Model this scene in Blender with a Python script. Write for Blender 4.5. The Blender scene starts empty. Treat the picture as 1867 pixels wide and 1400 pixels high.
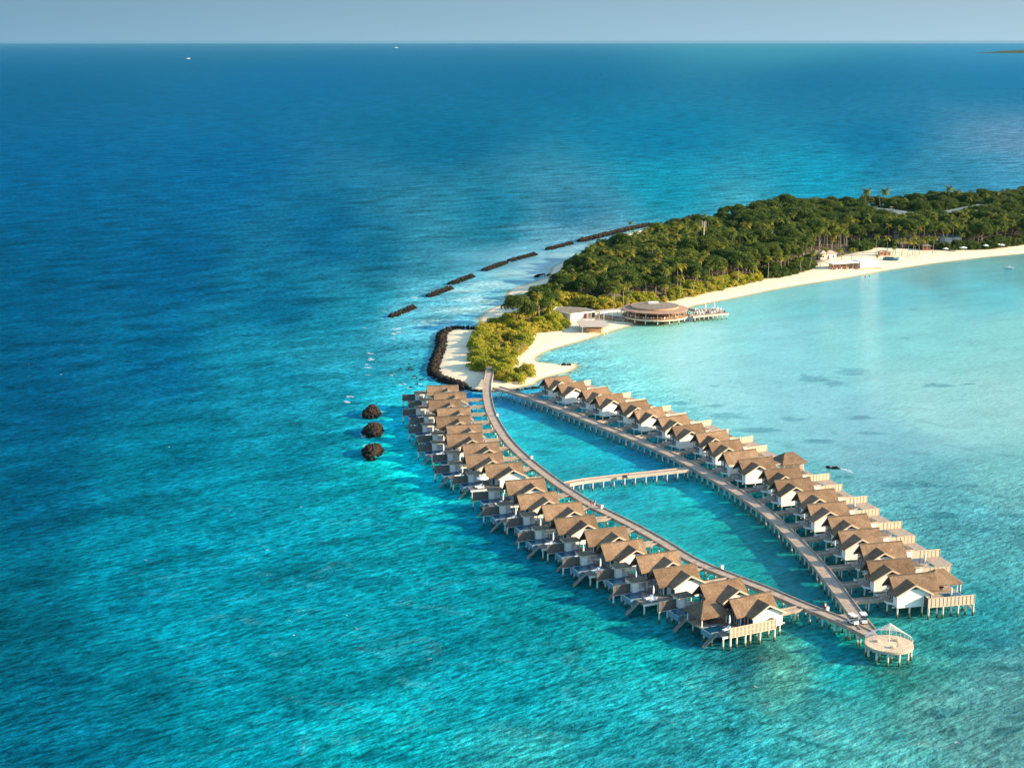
import bpy, math, random
import numpy as np
from mathutils import Vector
R = math.radians
random.seed(7); rng = np.random.default_rng(7)
scene = bpy.context.scene
C = scene.collection

# ------------------------------------------------------------------ camera
H = 115.0; F = 2850.0; PW, PH = 1867.0, 1400.0; HZ = 75.0
PITCH = math.atan((PH/2 - HZ)/F)
cam_d = bpy.data.cameras.new('camera'); cam = bpy.data.objects.new('camera', cam_d); C.objects.link(cam)
cam.location = (0, 0, H); cam.rotation_euler = (math.pi/2 - PITCH, 0, 0)
cam_d.sensor_width = 36; cam_d.lens = 36*F/PW; cam_d.clip_start = 1; cam_d.clip_end = 400000
scene.camera = cam
# ------------------------------------------------------------------ light
SUN_AZ, SUN_EL = -9.0, 20.0      # direction to the sun: degrees from +X, and height
sd = Vector((math.cos(R(SUN_AZ))*math.cos(R(SUN_EL)), math.sin(R(SUN_AZ))*math.cos(R(SUN_EL)), math.sin(R(SUN_EL))))
sun_d = bpy.data.lights.new('sun', 'SUN'); sun_d.energy = 4.0; sun_d.angle = R(0.55); sun_d.color = (1.0, 0.78, 0.52)
sun = bpy.data.objects.new('sun', sun_d); C.objects.link(sun)
sun.rotation_euler = (-sd).to_track_quat('-Z', 'Y').to_euler()
W = bpy.data.worlds.new('World'); scene.world = W; W.use_nodes = True
nt = W.node_tree; nt.nodes.clear()
SKYK = 3.15
sky = nt.nodes.new('ShaderNodeTexSky'); sky.sky_type = 'NISHITA'; sky.sun_disc = False
sky.sun_elevation = R(SUN_EL); sky.sun_rotation = R(90 - SUN_AZ); sky.air_density = 1.3; sky.dust_density = 1.2; sky.ozone_density = 3.0
hs = nt.nodes.new('ShaderNodeMixRGB'); hs.blend_type = 'MULTIPLY'; hs.inputs[0].default_value = 1; hs.inputs[2].default_value = (0.92, 1.0, 0.98, 1)
nt.links.new(sky.outputs[0], hs.inputs[1])
# hazy band of sky that sits on the horizon: grey blue, paler towards the east
tcw = nt.nodes.new('ShaderNodeTexCoord'); sxw = nt.nodes.new('ShaderNodeSeparateXYZ'); nt.links.new(tcw.outputs['Generated'], sxw.inputs[0])
mz = nt.nodes.new('ShaderNodeMapRange'); nt.links.new(sxw.outputs[2], mz.inputs[0]); mz.inputs[1].default_value = .02; mz.inputs[2].default_value = .35; mz.inputs[3].default_value = 1; mz.inputs[4].default_value = 0; mz.clamp = True
mx_ = nt.nodes.new('ShaderNodeMapRange'); nt.links.new(sxw.outputs[0], mx_.inputs[0]); mx_.inputs[1].default_value = -.4; mx_.inputs[2].default_value = .4; mx_.clamp = True
hc = nt.nodes.new('ShaderNodeMixRGB'); nt.links.new(mx_.outputs[0], hc.inputs[0]); hc.inputs[1].default_value = (SKYK*.165, SKYK*.335, SKYK*.47, 1); hc.inputs[2].default_value = (SKYK*.39, SKYK*.57, SKYK*.68, 1)
el_ = nt.nodes.new('ShaderNodeMapRange'); nt.links.new(sxw.outputs[2], el_.inputs[0]); el_.inputs[1].default_value = 0; el_.inputs[2].default_value = .03; el_.inputs[3].default_value = 1.0; el_.inputs[4].default_value = .84; el_.clamp = True
hm = nt.nodes.new('ShaderNodeMixRGB'); hm.blend_type = 'MULTIPLY'; hm.inputs[0].default_value = 1; nt.links.new(hc.outputs[0], hm.inputs[1]); nt.links.new(el_.outputs[0], hm.inputs[2])
ml = nt.nodes.new('ShaderNodeMixRGB'); nt.links.new(mz.outputs[0], ml.inputs[0]); nt.links.new(hs.outputs[0], ml.inputs[1]); nt.links.new(hm.outputs[0], ml.inputs[2])
bg = nt.nodes.new('ShaderNodeBackground'); bg.inputs[1].default_value = 0.13
wo = nt.nodes.new('ShaderNodeOutputWorld')
nt.links.new(ml.outputs[0], bg.inputs[0]); nt.links.new(bg.outputs[0], wo.inputs[0])
scene.view_settings.view_transform = 'Standard'; scene.view_settings.look = 'None'
scene.view_settings.exposure = 1.5; scene.view_settings.gamma = 1.0
scene.render.engine = 'CYCLES'
try:
    scene.cycles.max_bounces = 6; scene.cycles.volume_bounces = 0; scene.cycles.transparent_max_bounces = 6
    scene.cycles.use_denoising = True; scene.cycles.sample_clamp_direct = 4.0; scene.cycles.sample_clamp_indirect = 3.0
except Exception: pass

# ------------------------------------------------------------------ helpers
def at(px, py, z=0.0):
    """world point where the sight line of a photo pixel meets the level z"""
    x = (px - PW/2)/F; y = -(py - PH/2)/F
    d = np.array([x, math.cos(PITCH) + y*math.sin(PITCH), -math.sin(PITCH) + y*math.cos(PITCH)])
    t = (z - H)/d[2]
    return Vector((d[0]*t, d[1]*t, z))
def proj(X, Y, Z):
    X = np.asarray(X, float); Y = np.asarray(Y, float); Z = np.asarray(Z, float) - H
    dep = Y*math.cos(PITCH) - Z*math.sin(PITCH); up = Y*math.sin(PITCH) + Z*math.cos(PITCH)
    dep = np.maximum(dep, 1e-3)
    return PW/2 + F*X/dep, PH/2 - F*up/dep
def s2l(c):
    c = np.asarray(c, float)/255.0
    return np.where(c <= 0.04045, c/12.92, ((c+0.055)/1.055)**2.4)
def zoomp(o, s, pts): return [(o[0]+x/s, o[1]+y/s) for x, y in pts]

def tag(o, label=None, cat=None, group=None, kind=None):
    if label: o['label'] = label
    if cat: o['category'] = cat
    if group: o['group'] = group
    if kind: o['kind'] = kind
    return o
def empty(name, loc=(0, 0, 0), rz=0.0):
    o = bpy.data.objects.new(name, None); C.objects.link(o); o.location = loc; o.rotation_euler = (0, 0, rz); o.empty_display_size = 0.5
    return o
KIDS = {}
def par(c, p):
    c.parent = p; KIDS.setdefault(p.name, []).append(c); return c
def copy_tree(o, parent=None):
    c = o.copy(); C.objects.link(c)
    if parent is not None: par(c, parent)
    for k in KIDS.get(o.name, []): copy_tree(k, c)
    return c
class MB:
    def __init__(s): s.v = []; s.f = []; s.m = []
    def add(s, vs, fs, mi=0):
        b = len(s.v); s.v.extend([tuple(v) for v in vs])
        for f in fs: s.f.append(tuple(i+b for i in f)); s.m.append(mi)
        return s
    def box(s, x0, x1, y0, y1, z0, z1, mi=0):
        vs = [(x0,y0,z0),(x1,y0,z0),(x1,y1,z0),(x0,y1,z0),(x0,y0,z1),(x1,y0,z1),(x1,y1,z1),(x0,y1,z1)]
        return s.add(vs, [(0,3,2,1),(4,5,6,7),(0,1,5,4),(1,2,6,5),(2,3,7,6),(3,0,4,7)], mi)
    def beam(s, p, q, w, h, mi=0):
        p = Vector(p); q = Vector(q); d = (q-p).normalized()
        up = Vector((0,0,1)) if abs(d.z) < .95 else Vector((1,0,0))
        a = d.cross(up).normalized()*(w/2); b = a.cross(d).normalized()*(h/2)
        vs = [p-a-b, p+a-b, p+a+b, p-a+b, q-a-b, q+a-b, q+a+b, q-a+b]
        return s.add(vs, [(0,3,2,1),(4,5,6,7),(0,1,5,4),(1,2,6,5),(2,3,7,6),(3,0,4,7)], mi)
    def tube(s, p, q, r0, r1=None, n=8, mi=0):
        r1 = r0 if r1 is None else r1
        p = Vector(p); q = Vector(q); d = (q-p).normalized()
        up = Vector((0,0,1)) if abs(d.z) < .95 else Vector((1,0,0))
        a = d.cross(up).normalized(); b = a.cross(d).normalized()
        vs = []
        for P, r in ((p, r0), (q, r1)):
            for i in range(n):
                t = 2*math.pi*i/n; vs.append(P + a*(r*math.cos(t)) + b*(r*math.sin(t)))
        fs = [(i, (i+1) % n, n+(i+1) % n, n+i) for i in range(n)] + [tuple(range(n-1, -1, -1)), tuple(range(n, 2*n))]
        return s.add(vs, fs, mi)
    def prism(s, poly, z0, z1, mi=0):
        n = len(poly)
        vs = [(x, y, z0) for x, y in poly] + [(x, y, z1) for x, y in poly]
        fs = [(i, (i+1) % n, n+(i+1) % n, n+i) for i in range(n)] + [tuple(range(n-1, -1, -1)), tuple(range(n, 2*n))]
        return s.add(vs, fs, mi)
    def exx(s, prof, x0, x1, mi=0):       # profile (y,z) drawn along x
        n = len(prof); vs = [(x0, y, z) for y, z in prof] + [(x1, y, z) for y, z in prof]
        return s.add(vs, [(i, (i+1) % n, n+(i+1) % n, n+i) for i in range(n)] + [tuple(range(n-1, -1, -1)), tuple(range(n, 2*n))], mi)
    def exy(s, prof, y0, y1, mi=0):       # profile (x,z) drawn along y
        n = len(prof); vs = [(x, y0, z) for x, z in prof] + [(x, y1, z) for x, z in prof]
        return s.add(vs, [(i, n+i, n+(i+1) % n, (i+1) % n) for i in range(n)] + [tuple(range(n)), tuple(range(2*n-1, n-1, -1))], mi)
    def lathe(s, prof, n=24, cx=0, cy=0, mi=0):   # (r,z) list
        vs = []; k = len(prof)
        for i in range(n):
            t = 2*math.pi*i/n
            for r, z in prof: vs.append((cx+r*math.cos(t), cy+r*math.sin(t), z))
        fs = []
        for i in range(n):
            j = (i+1) % n
            for a in range(k-1): fs.append((i*k+a, j*k+a, j*k+a+1, i*k+a+1))
        return s.add(vs, fs, mi)
    def build(s, name, mats, parent=None, mirror=False, smooth=False, loc=None):
        me = bpy.data.meshes.new(name)
        vs = [(-x, y, z) for x, y, z in s.v] if mirror else s.v
        fs = [f[::-1] for f in s.f] if mirror else s.f
        me.from_pydata(vs, [], fs)
        if not isinstance(mats, (list, tuple)): mats = [mats]
        for m in mats: me.materials.append(m)
        if any(s.m): me.polygons.foreach_set('material_index', s.m)
        if smooth: me.polygons.foreach_set('use_smooth', [True]*len(me.polygons))
        me.update()
        o = bpy.data.objects.new(name, me); C.objects.link(o)
        if parent is not None: par(o, parent)
        if loc is not None: o.location = loc
        return o
def np_mesh(name, V, Fq, mats, parent=None, smooth=False):
    """V (n,3), Fq (m,k) with k 3 or 4"""
    me = bpy.data.meshes.new(name); V = np.asarray(V, np.float32); Fq = np.asarray(Fq, np.int32); m, k = Fq.shape
    me.vertices.add(len(V)); me.vertices.foreach_set('co', V.ravel())
    me.loops.add(m*k); me.loops.foreach_set('vertex_index', Fq.ravel())
    me.polygons.add(m); me.polygons.foreach_set('loop_start', np.arange(m, dtype=np.int32)*k)
    me.polygons.foreach_set('loop_total', np.full(m, k, np.int32))
    if smooth: me.polygons.foreach_set('use_smooth', np.ones(m, bool))
    for mt in (mats if isinstance(mats, (list, tuple)) else [mats]): me.materials.append(mt)
    me.update(calc_edges=True)
    o = bpy.data.objects.new(name, me); C.objects.link(o)
    if parent is not None: par(o, parent)
    return o

# ------------------------------------------------------------------ materials
def newmat(name):
    m = bpy.data.materials.new(name); m.use_nodes = True; n = m.node_tree.nodes; n.clear()
    out = n.new('ShaderNodeOutputMaterial'); b = n.new('ShaderNodeBsdfPrincipled'); m.node_tree.links.new(b.outputs[0], out.inputs[0])
    return m, m.node_tree, b, out
def N(nt, t, **kw):
    n = nt.nodes.new('ShaderNode'+t)
    for k, v in kw.items(): setattr(n, k, v)
    return n
def mathn(nt, op, a, b=None, c=None, clamp=False):
    n = N(nt, 'Math', operation=op); n.use_clamp = clamp
    for i, x in enumerate((a, b, c)):
        if x is None: continue
        if isinstance(x, (int, float)): n.inputs[i].default_value = x
        else: nt.links.new(x, n.inputs[i])
    return n.outputs[0]
def noise(nt, vec, scale, detail=3, rough=.55, dist=0.0):
    n = N(nt, 'TexNoise'); n.inputs['Scale'].default_value = scale; n.inputs['Detail'].default_value = detail
    n.inputs['Roughness'].default_value = rough; n.inputs['Distortion'].default_value = dist
    if vec is not None: nt.links.new(vec, n.inputs['Vector'])
    return n.outputs['Fac']
def mapping(nt, vec, scale=(1, 1, 1), rot=(0, 0, 0), loc=(0, 0, 0)):
    n = N(nt, 'Mapping'); n.inputs['Scale'].default_value = scale; n.inputs['Rotation'].default_value = rot; n.inputs['Location'].default_value = loc
    nt.links.new(vec, n.inputs['Vector']); return n.outputs[0]
def mix(nt, fac, a, b, mode='MIX'):
    n = N(nt, 'MixRGB', blend_type=mode)
    for i, x in ((0, fac), (1, a), (2, b)):
        if isinstance(x, (int, float)): n.inputs[i].default_value = x
        elif isinstance(x, (tuple, list)): n.inputs[i].default_value = tuple(x[:3])+(1,)
        else: nt.links.new(x, n.inputs[i])
    return n.outputs[0]
def ramp(nt, fac, lo, hi):
    n = N(nt, 'MapRange'); n.inputs[1].default_value = lo; n.inputs[2].default_value = hi; n.clamp = True
    nt.links.new(fac, n.inputs[0]); return n.outputs[0]
def bump(nt, h, strength, dist, b):
    n = N(nt, 'Bump'); n.inputs['Strength'].default_value = strength; n.inputs['Distance'].default_value = dist
    nt.links.new(h, n.inputs['Height']); nt.links.new(n.outputs[0], b.inputs['Normal'])
def simple(name, col, rough=.7, var=.25, scale=3.0, bmp=0.0, metal=0.0, spec=None, obj=True, stretch=(1, 1, 1), rnd=0.0):
    m, t, b, out = newmat(name); tc = N(t, 'TexCoord')
    v = mapping(t, tc.outputs['Object'] if obj else N(t, 'NewGeometry').outputs['Position'], stretch)
    f = noise(t, v, scale, 4)
    dk = tuple(c*(1-var) for c in col); lt = tuple(min(1, c*(1+var*.8)) for c in col)
    c = mix(t, ramp(t, f, .3, .7), dk, lt)
    if rnd:
        oi = N(t, 'ObjectInfo'); rr = mathn(t, 'MULTIPLY_ADD', oi.outputs['Random'], 2*rnd, 1-rnd)
        cb = N(t, 'CombineXYZ')
        for i in range(3): t.links.new(rr, cb.inputs[i])
        c = mix(t, 1.0, c, cb.outputs[0], 'MULTIPLY')
    t.links.new(c, b.inputs['Base Color']); b.inputs['Roughness'].default_value = rough; b.inputs['Metallic'].default_value = metal
    if spec is not None: b.inputs['Specular IOR Level'].default_value = spec
    if bmp: bump(t, f, bmp, .05, b)
    return m
M = {}
# thatch: combed straw courses running down the slope, weathered patches
def thatch(name, ca, cb):
    m, t, b, out = newmat(name); tc = N(t, 'TexCoord'); o = tc.outputs['Object']
    oi = N(t, 'ObjectInfo')
    off = N(t, 'VectorMath', operation='ADD'); t.links.new(o, off.inputs[0]); t.links.new(oi.outputs['Location'], off.inputs[1]); o2 = off.outputs[0]
    f1 = noise(t, mapping(t, o2, (1, 1, .6)), 3.2, 5, .75); f2 = noise(t, o2, .45, 3, .5, .5); f3 = noise(t, mapping(t, o2, (6, 6, 1.2)), 2.2, 3, .6)
    c = mix(t, ramp(t, f2, .3, .72), ca, cb)
    c = mix(t, mathn(t, 'MULTIPLY', ramp(t, f1, .38, .68), .75), c, tuple(x*.42 for x in ca))
    c = mix(t, mathn(t, 'MULTIPLY', ramp(t, f3, .55, .8), .35), c, tuple(min(1, x*1.7) for x in cb))
    rr = mathn(t, 'MULTIPLY_ADD', oi.outputs['Random'], .42, .78)
    cx = N(t, 'CombineXYZ'); [t.links.new(rr, cx.inputs[i]) for i in range(3)]
    c = mix(t, 1.0, c, cx.outputs[0], 'MULTIPLY')
    t.links.new(c, b.inputs['Base Color']); b.inputs['Roughness'].default_value = .95; b.inputs['Specular IOR Level'].default_value = .1
    bump(t, mathn(t, 'ADD', f1, mathn(t, 'MULTIPLY', f3, .6)), .8, .12, b)
    return m
M['thatch'] = thatch('thatch', (.20, .128, .078), (.33, .222, .138))
M['thatch_old'] = thatch('old_thatch', (.17, .14, .10), (.24, .19, .14))
# boards: planked surface, world aligned joints
def boards(name, col, width, axis=0, rough=.75, gap=.45, var=.3, rnd=.12):
    m, t, b, out = newmat(name); tc = N(t, 'TexCoord'); sx = N(t, 'SeparateXYZ'); t.links.new(tc.outputs['Object'], sx.inputs[0])
    p = mathn(t, 'DIVIDE', sx.outputs[axis], width); fr = mathn(t, 'FRACT', p)
    g = mathn(t, 'LESS_THAN', fr, .12)
    idn = N(t, 'TexWhiteNoise', noise_dimensions='1D'); t.links.new(mathn(t, 'FLOOR', p), idn.inputs['W'])
    f = noise(t, tc.outputs['Object'], 1.3, 4)
    c = mix(t, ramp(t, f, .3, .7), tuple(x*(1-var) for x in col), tuple(min(1, x*(1+var*.7)) for x in col))
    c = mix(t, mathn(t, 'MULTIPLY', idn.outputs['Value'], .3), c, tuple(x*.6 for x in col))
    c = mix(t, mathn(t, 'MULTIPLY', g, gap), c, tuple(x*.3 for x in col))
    t.links.new(c, b.inputs['Base Color']); b.inputs['Roughness'].default_value = rough; b.inputs['Specular IOR Level'].default_value = .25
    return m
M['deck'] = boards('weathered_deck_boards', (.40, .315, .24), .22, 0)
M['walk'] = simple('weathered_boardwalk_planks', (.36, .275, .205), .8, .3, .9, .15, obj=False)
M['screen'] = boards('timber_screen_boards', (.68, .52, .37), .55, 0, gap=.4, var=.10)
M['white'] = boards('white_painted_weatherboard', (.88, .83, .74), .24, 2, .55, .22, .06)
M['whitet'] = simple('white_painted_trim', (.82, .78, .70), .5, .08, 2)
M['darkwood'] = simple('dark_stained_timber', (.055, .045, .042), .6, .3, 4)
M['barge'] = simple('pale_timber_bargeboard', (.66, .50, .34), .6, .12, 4)
M['deckshade'] = boards('shade_toned_weathered_deck_boards', (.17, .155, .14), .22, 0)  # weathered deck again, left row's shade put into a darker grey
M['screenshade'] = boards('shade_toned_weathered_screen_boards', (.15, .13, .11), .35, 0, gap=.5, var=.2)  # screen timber darkened to carry the shade on the left row
M['door'] = simple('reddish_brown_door_timber', (.23, .065, .03), .5, .2, 5)
M['teak'] = simple('warm_teak_timber', (.52, .29, .16), .6, .25, 4)
M['cushion'] = simple('white_cushion_fabric', (.78, .76, .72), .9, .06, 6)
M['fabric'] = simple('white_canvas', (.82, .80, .75), .9, .05, 4)
M['redfab'] = simple('red_fabric', (.55, .06, .05), .9, .1, 6)
M['black'] = simple('black_rubber', (.02, .02, .022), .6, .2, 6)
M['metal'] = simple('grey_metal', (.45, .45, .44), .35, .1, 5, metal=.8)
M['concrete'] = simple('pale_concrete', (.44, .37, .29), .85, .15, 1.5)
M['grey_roof'] = simple('grey_green_shingle_roof', (.13, .155, .145), .85, .25, .35, obj=False)
M['brown_roof'] = simple('mossy_shingle_roof', (.20, .16, .11), .9, .35, .6)
M['blue'] = simple('blue_boat_paint', (.03, .20, .32), .4, .1, 2)
M['boat'] = simple('white_gelcoat', (.82, .82, .80), .25, .03, 2)
M['skin'] = simple('skin', (.42, .24, .16), .6, .08, 4)
M['hair'] = simple('dark_hair', (.03, .02, .015), .6, .2, 8)
m, t, b, out = newmat('window_glass'); b.inputs['Base Color'].default_value = (.03, .06, .08, 1); b.inputs['Roughness'].default_value = .08; M['glass'] = m
m, t, b, out = newmat('pool_water'); tc = N(t, 'TexCoord'); f = noise(t, tc.outputs['Object'], 2.5, 2)
t.links.new(mix(t, f, (.004, .035, .07), (.01, .08, .15)), b.inputs['Base Color']); b.inputs['Roughness'].default_value = .06; bump(t, f, .15, .05, b); M['pool'] = m
m, t, b, out = newmat('blue_pool_tile'); tc = N(t, 'TexCoord'); f = noise(t, tc.outputs['Object'], 6, 2)
t.links.new(mix(t, f, (.13, .22, .28), (.22, .33, .38)), b.inputs['Base Color']); b.inputs['Roughness'].default_value = .25; M['tile'] = m
# stilts: pale concrete with an algae stain in the splash zone
m, t, b, out = newmat('stained_stilt_concrete'); g = N(t, 'NewGeometry'); sx = N(t, 'SeparateXYZ'); t.links.new(g.outputs['Position'], sx.inputs[0])
f = noise(t, g.outputs['Position'], 3, 3); zz = mathn(t, 'ADD', sx.outputs[2], mathn(t, 'MULTIPLY', f, .3))
c = mix(t, ramp(t, zz, .85, 1.15), (.17, .13, .02), (.72, .66, .56)); c = mix(t, ramp(t, zz, .35, .6), (.015, .02, .012), c)
t.links.new(c, b.inputs['Base Color']); b.inputs['Roughness'].default_value = .7; M['stilt'] = m
# rock
m, t, b, out = newmat('dark_reef_rock'); g = N(t, 'NewGeometry').outputs['Position']; f = noise(t, g, 1.1, 5, .7); f2 = noise(t, g, .25, 3)
sx = N(t, 'SeparateXYZ'); t.links.new(g, sx.inputs[0])
c = mix(t, ramp(t, f, .35, .7), (.006, .006, .006), (.022, .019, .015)); c = mix(t, mathn(t, 'MULTIPLY', ramp(t, mathn(t, 'ADD', sx.outputs[2], mathn(t, 'MULTIPLY', f2, .8)), 1.4, 2.2), .5), c, (.06, .042, .026))
t.links.new(c, b.inputs['Base Color']); b.inputs['Roughness'].default_value = .9; b.inputs['Specular IOR Level'].default_value = .15; bump(t, f, .6, .2, b); M['rock'] = m
# sand
m, t, b, out = newmat('coral_sand'); g = N(t, 'NewGeometry').outputs['Position']; sx = N(t, 'SeparateXYZ'); t.links.new(g, sx.inputs[0])
f = noise(t, g, .35, 5, .6); f2 = noise(t, mapping(t, g, (1, 1, .1)), .06, 4, .6, .6); f3 = noise(t, g, 2.2, 3)
c = mix(t, ramp(t, f, .3, .75), (.71, .585, .385), (.80, .69, .48))
zz = mathn(t, 'ADD', sx.outputs[2], mathn(t, 'MULTIPLY', f, .12))
c = mix(t, ramp(t, zz, .10, .32), (.34, .27, .16), c)                                   # wet strip
c = mix(t, mathn(t, 'MULTIPLY', ramp(t, f2, .60, .70), .35), c, (.42, .36, .26))          # drift weed lines
at_ = N(t, 'Attribute', attribute_name='litter'); c = mix(t, mathn(t, 'MULTIPLY', at_.outputs['Fac'], ramp(t, f, .1, .5)), c, (.075, .055, .028))
t.links.new(c, b.inputs['Base Color']); b.inputs['Roughness'].default_value = .95; b.inputs['Specular IOR Level'].default_value = .1
bump(t, mathn(t, 'ADD', f, mathn(t, 'MULTIPLY', f3, .3)), .5, .25, b); M['sand'] = m
# foliage
def foliage(name, cols, trans=.25):
    m, t, b, out = newmat(name); g = N(t, 'NewGeometry').outputs['Position']; oi = N(t, 'ObjectInfo')
    r = mathn(t, 'FRACT', mathn(t, 'ADD', oi.outputs['Random'], mathn(t, 'MULTIPLY', noise(t, g, .07, 2), 1.5)))
    cr = N(t, 'ValToRGB'); t.links.new(r, cr.inputs[0]); cr.color_ramp.interpolation = 'B_SPLINE'
    el = cr.color_ramp.elements; el[0].position = 0; el[0].color = tuple(cols[0])+(1,); el[1].position = 1; el[1].color = tuple(cols[-1])+(1,)
    for i, cc in enumerate(cols[1:-1]):
        e = el.new((i+1)/(len(cols)-1)); e.color = tuple(cc)+(1,)
    f = noise(t, g, 1.1, 3, .6)
    c = mix(t, ramp(t, f, .3, .72), cr.outputs[0], mix(t, 1.0, cr.outputs[0], (1.9, 1.7, 1.2), 'MULTIPLY'))
    t.links.new(c, b.inputs['Base Color']); b.inputs['Roughness'].default_value = .65; b.inputs['Specular IOR Level'].default_value = .2
    tr = N(t, 'BsdfTranslucent'); t.links.new(mix(t, 1.0, c, (1.6, 1.9, .7), 'MULTIPLY'), tr.inputs[0])
    ms = N(t, 'MixShader'); ms.inputs[0].default_value = trans
    t.links.new(b.outputs[0], ms.inputs[1]); t.links.new(tr.outputs[0], ms.inputs[2]); t.links.new(ms.outputs[0], out.inputs[0])
    return m
M['leaf'] = foliage('broadleaf_foliage', [(.022, .046, .008), (.044, .074, .011), (.026, .048, .011), (.075, .092, .015), (.032, .060, .010)])
M['palm'] = foliage('palm_fronds', [(.06, .095, .013), (.12, .14, .018), (.065, .09, .015), (.22, .175, .022), (.09, .12, .016)], .3)
M['shrub'] = foliage('beach_shrub_foliage', [(.12, .15, .016), (.24, .23, .022), (.08, .12, .016), (.36, .28, .045), (.16, .18, .018)], .3)
M['dry'] = foliage('dry_shrub_foliage', [(.30, .22, .09), (.24, .19, .07), (.33, .24, .11)], .3)
M['bark'] = simple('grey_brown_bark', (.17, .13, .09), .9, .3, 3, .3)
M['palmbark'] = simple('pale_palm_bark', (.30, .24, .17), .85, .25, 4, .2)
# foam
m, t, b, out = newmat('sea_foam'); g = N(t, 'NewGeometry').outputs['Position']
f = ramp(t, noise(t, g, 1.9, 4, .75), .44, .66); b.inputs['Base Color'].default_value = (.85, .87, .87, 1); b.inputs['Roughness'].default_value = .8
tp = N(t, 'BsdfTransparent'); ms = N(t, 'MixShader'); t.links.new(f, ms.inputs[0]); t.links.new(tp.outputs[0], ms.inputs[1]); t.links.new(b.outputs[0], ms.inputs[2]); t.links.new(ms.outputs[0], out.inputs[0]); M['foam'] = m
# sea: seabed and depth colour, some villa shade painted in (attribute), seen through a rippled, partly mirroring surface
m, t, b, out = newmat('sea_water'); t.nodes.remove(b)
g = N(t, 'NewGeometry').outputs['Position']
flat = mapping(t, g, (1, 1, 0))
tint = N(t, 'Attribute', attribute_name='tint').outputs['Color']
rufa = N(t, 'Attribute', attribute_name='rough').outputs['Fac']     # 0 calm lagoon, 1 open sea
coral = N(t, 'Attribute', attribute_name='coral').outputs['Fac']    # how much reef shows
rotd = R(38)
wv = mapping(t, flat, (1, 1, 1), (0, 0, -rotd))
p1 = noise(t, mapping(t, wv, (.04, .085, 1)), 1, 4, .6, .6); p2 = noise(t, mapping(t, flat, (.085, .11, 1)), 1, 5, .68, .9); p3 = noise(t, mapping(t, flat, (.012, .006, 1)), 1, 3, .5, .4)
lum = mathn(t, 'ADD', mathn(t, 'MULTIPLY_ADD', p1, 2.7, -.35), mathn(t, 'MULTIPLY', mathn(t, 'SUBTRACT', p3, .5), .35))
cx = N(t, 'CombineXYZ'); [t.links.new(lum, cx.inputs[i]) for i in range(3)]
rrw = mathn(t, 'MULTIPLY_ADD', rufa, .75, .15)
c = mix(t, rrw, tint, mix(t, 1.0, tint, cx.outputs[0], 'MULTIPLY'))
cm = ramp(t, mathn(t, 'ADD', p2, mathn(t, 'MULTIPLY', mathn(t, 'SUBTRACT', p1, .5), .5)), .52, .66)
c = mix(t, mathn(t, 'MULTIPLY', cm, mathn(t, 'MULTIPLY', coral, .75)), c, mix(t, 1.0, c, (.35, .42, .42), 'MULTIPLY'))
pt_ = N(t, 'Attribute', attribute_name='patch').outputs['Fac']
pm = ramp(t, mathn(t, 'ADD', pt_, mathn(t, 'MULTIPLY', mathn(t, 'SUBTRACT', mathn(t, 'ADD', p2, mathn(t, 'MULTIPLY', p1, .5)), .75), 2.2)), .42, .80)
c = mix(t, mathn(t, 'MULTIPLY', pm, mathn(t, 'MULTIPLY', ramp(t, pt_, .02, .3), .62)), c, mix(t, 1.0, c, (.22, .46, .55), 'MULTIPLY'))
cl = ramp(t, mathn(t, 'SUBTRACT', 1.0, p2), .56, .74)
c = mix(t, mathn(t, 'MULTIPLY', cl, mathn(t, 'MULTIPLY', coral, .55)), c, mix(t, .55, c, (.22, .30, .25)))
fs_ = mathn(t, 'ADD', mathn(t, 'MULTIPLY', ramp(t, noise(t, mapping(t, wv, (.30, .85, 1)), 1, 2.5, .62, .35), .33, .67), 1.05), mathn(t, 'MULTIPLY', ramp(t, noise(t, mapping(t, wv, (1.0, 2.0, 1)), 1, 2, .6, .2), .3, .7), .40)); fs2 = mathn(t, 'ADD', mathn(t, 'MULTIPLY', mathn(t, 'SUBTRACT', fs_, .725), mathn(t, 'MULTIPLY_ADD', rufa, .95, .10)), 1.0)
cy = N(t, 'CombineXYZ'); [t.links.new(fs2, cy.inputs[i]) for i in range(3)]
c = mix(t, 1.0, c, cy.outputs[0], 'MULTIPLY')
w1 = noise(t, mapping(t, wv, (.075, .24, 1)), 1, 3, .55, .4); w2 = noise(t, mapping(t, wv, (.38, .85, 1)), 1, 4, .65, .3); w3 = noise(t, mapping(t, flat, (2.0, 2.6, 1)), 1, 2, .5)
hgt = mathn(t, 'ADD', mathn(t, 'MULTIPLY', mathn(t, 'MULTIPLY', w1, rufa), 1.1), mathn(t, 'ADD', mathn(t, 'MULTIPLY', mathn(t, 'MULTIPLY', w2, mathn(t, 'MULTIPLY_ADD', rufa, .9, .1)), 1.3), mathn(t, 'MULTIPLY', mathn(t, 'MULTIPLY', w3, mathn(t, 'MULTIPLY_ADD', rufa, .8, .2)), .16)))
bn = N(t, 'Bump'); bn.inputs['Strength'].default_value = 1.0; bn.inputs['Distance'].default_value = 1.0; t.links.new(hgt, bn.inputs['Height'])
df = N(t, 'BsdfDiffuse'); t.links.new(c, df.inputs[0]); t.links.new(bn.outputs[0], df.inputs['Normal'])
ss = N(t, 'SubsurfaceScattering'); ss.falloff = 'BURLEY'; t.links.new(c, ss.inputs['Color']); ss.inputs['Scale'].default_value = 1.0; ss.inputs['Radius'].default_value = (5.0, 12.0, 14.0); t.links.new(bn.outputs[0], ss.inputs['Normal'])
dm = N(t, 'MixShader'); dm.inputs[0].default_value = .12; t.links.new(df.outputs[0], dm.inputs[1]); t.links.new(ss.outputs[0], dm.inputs[2])
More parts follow.
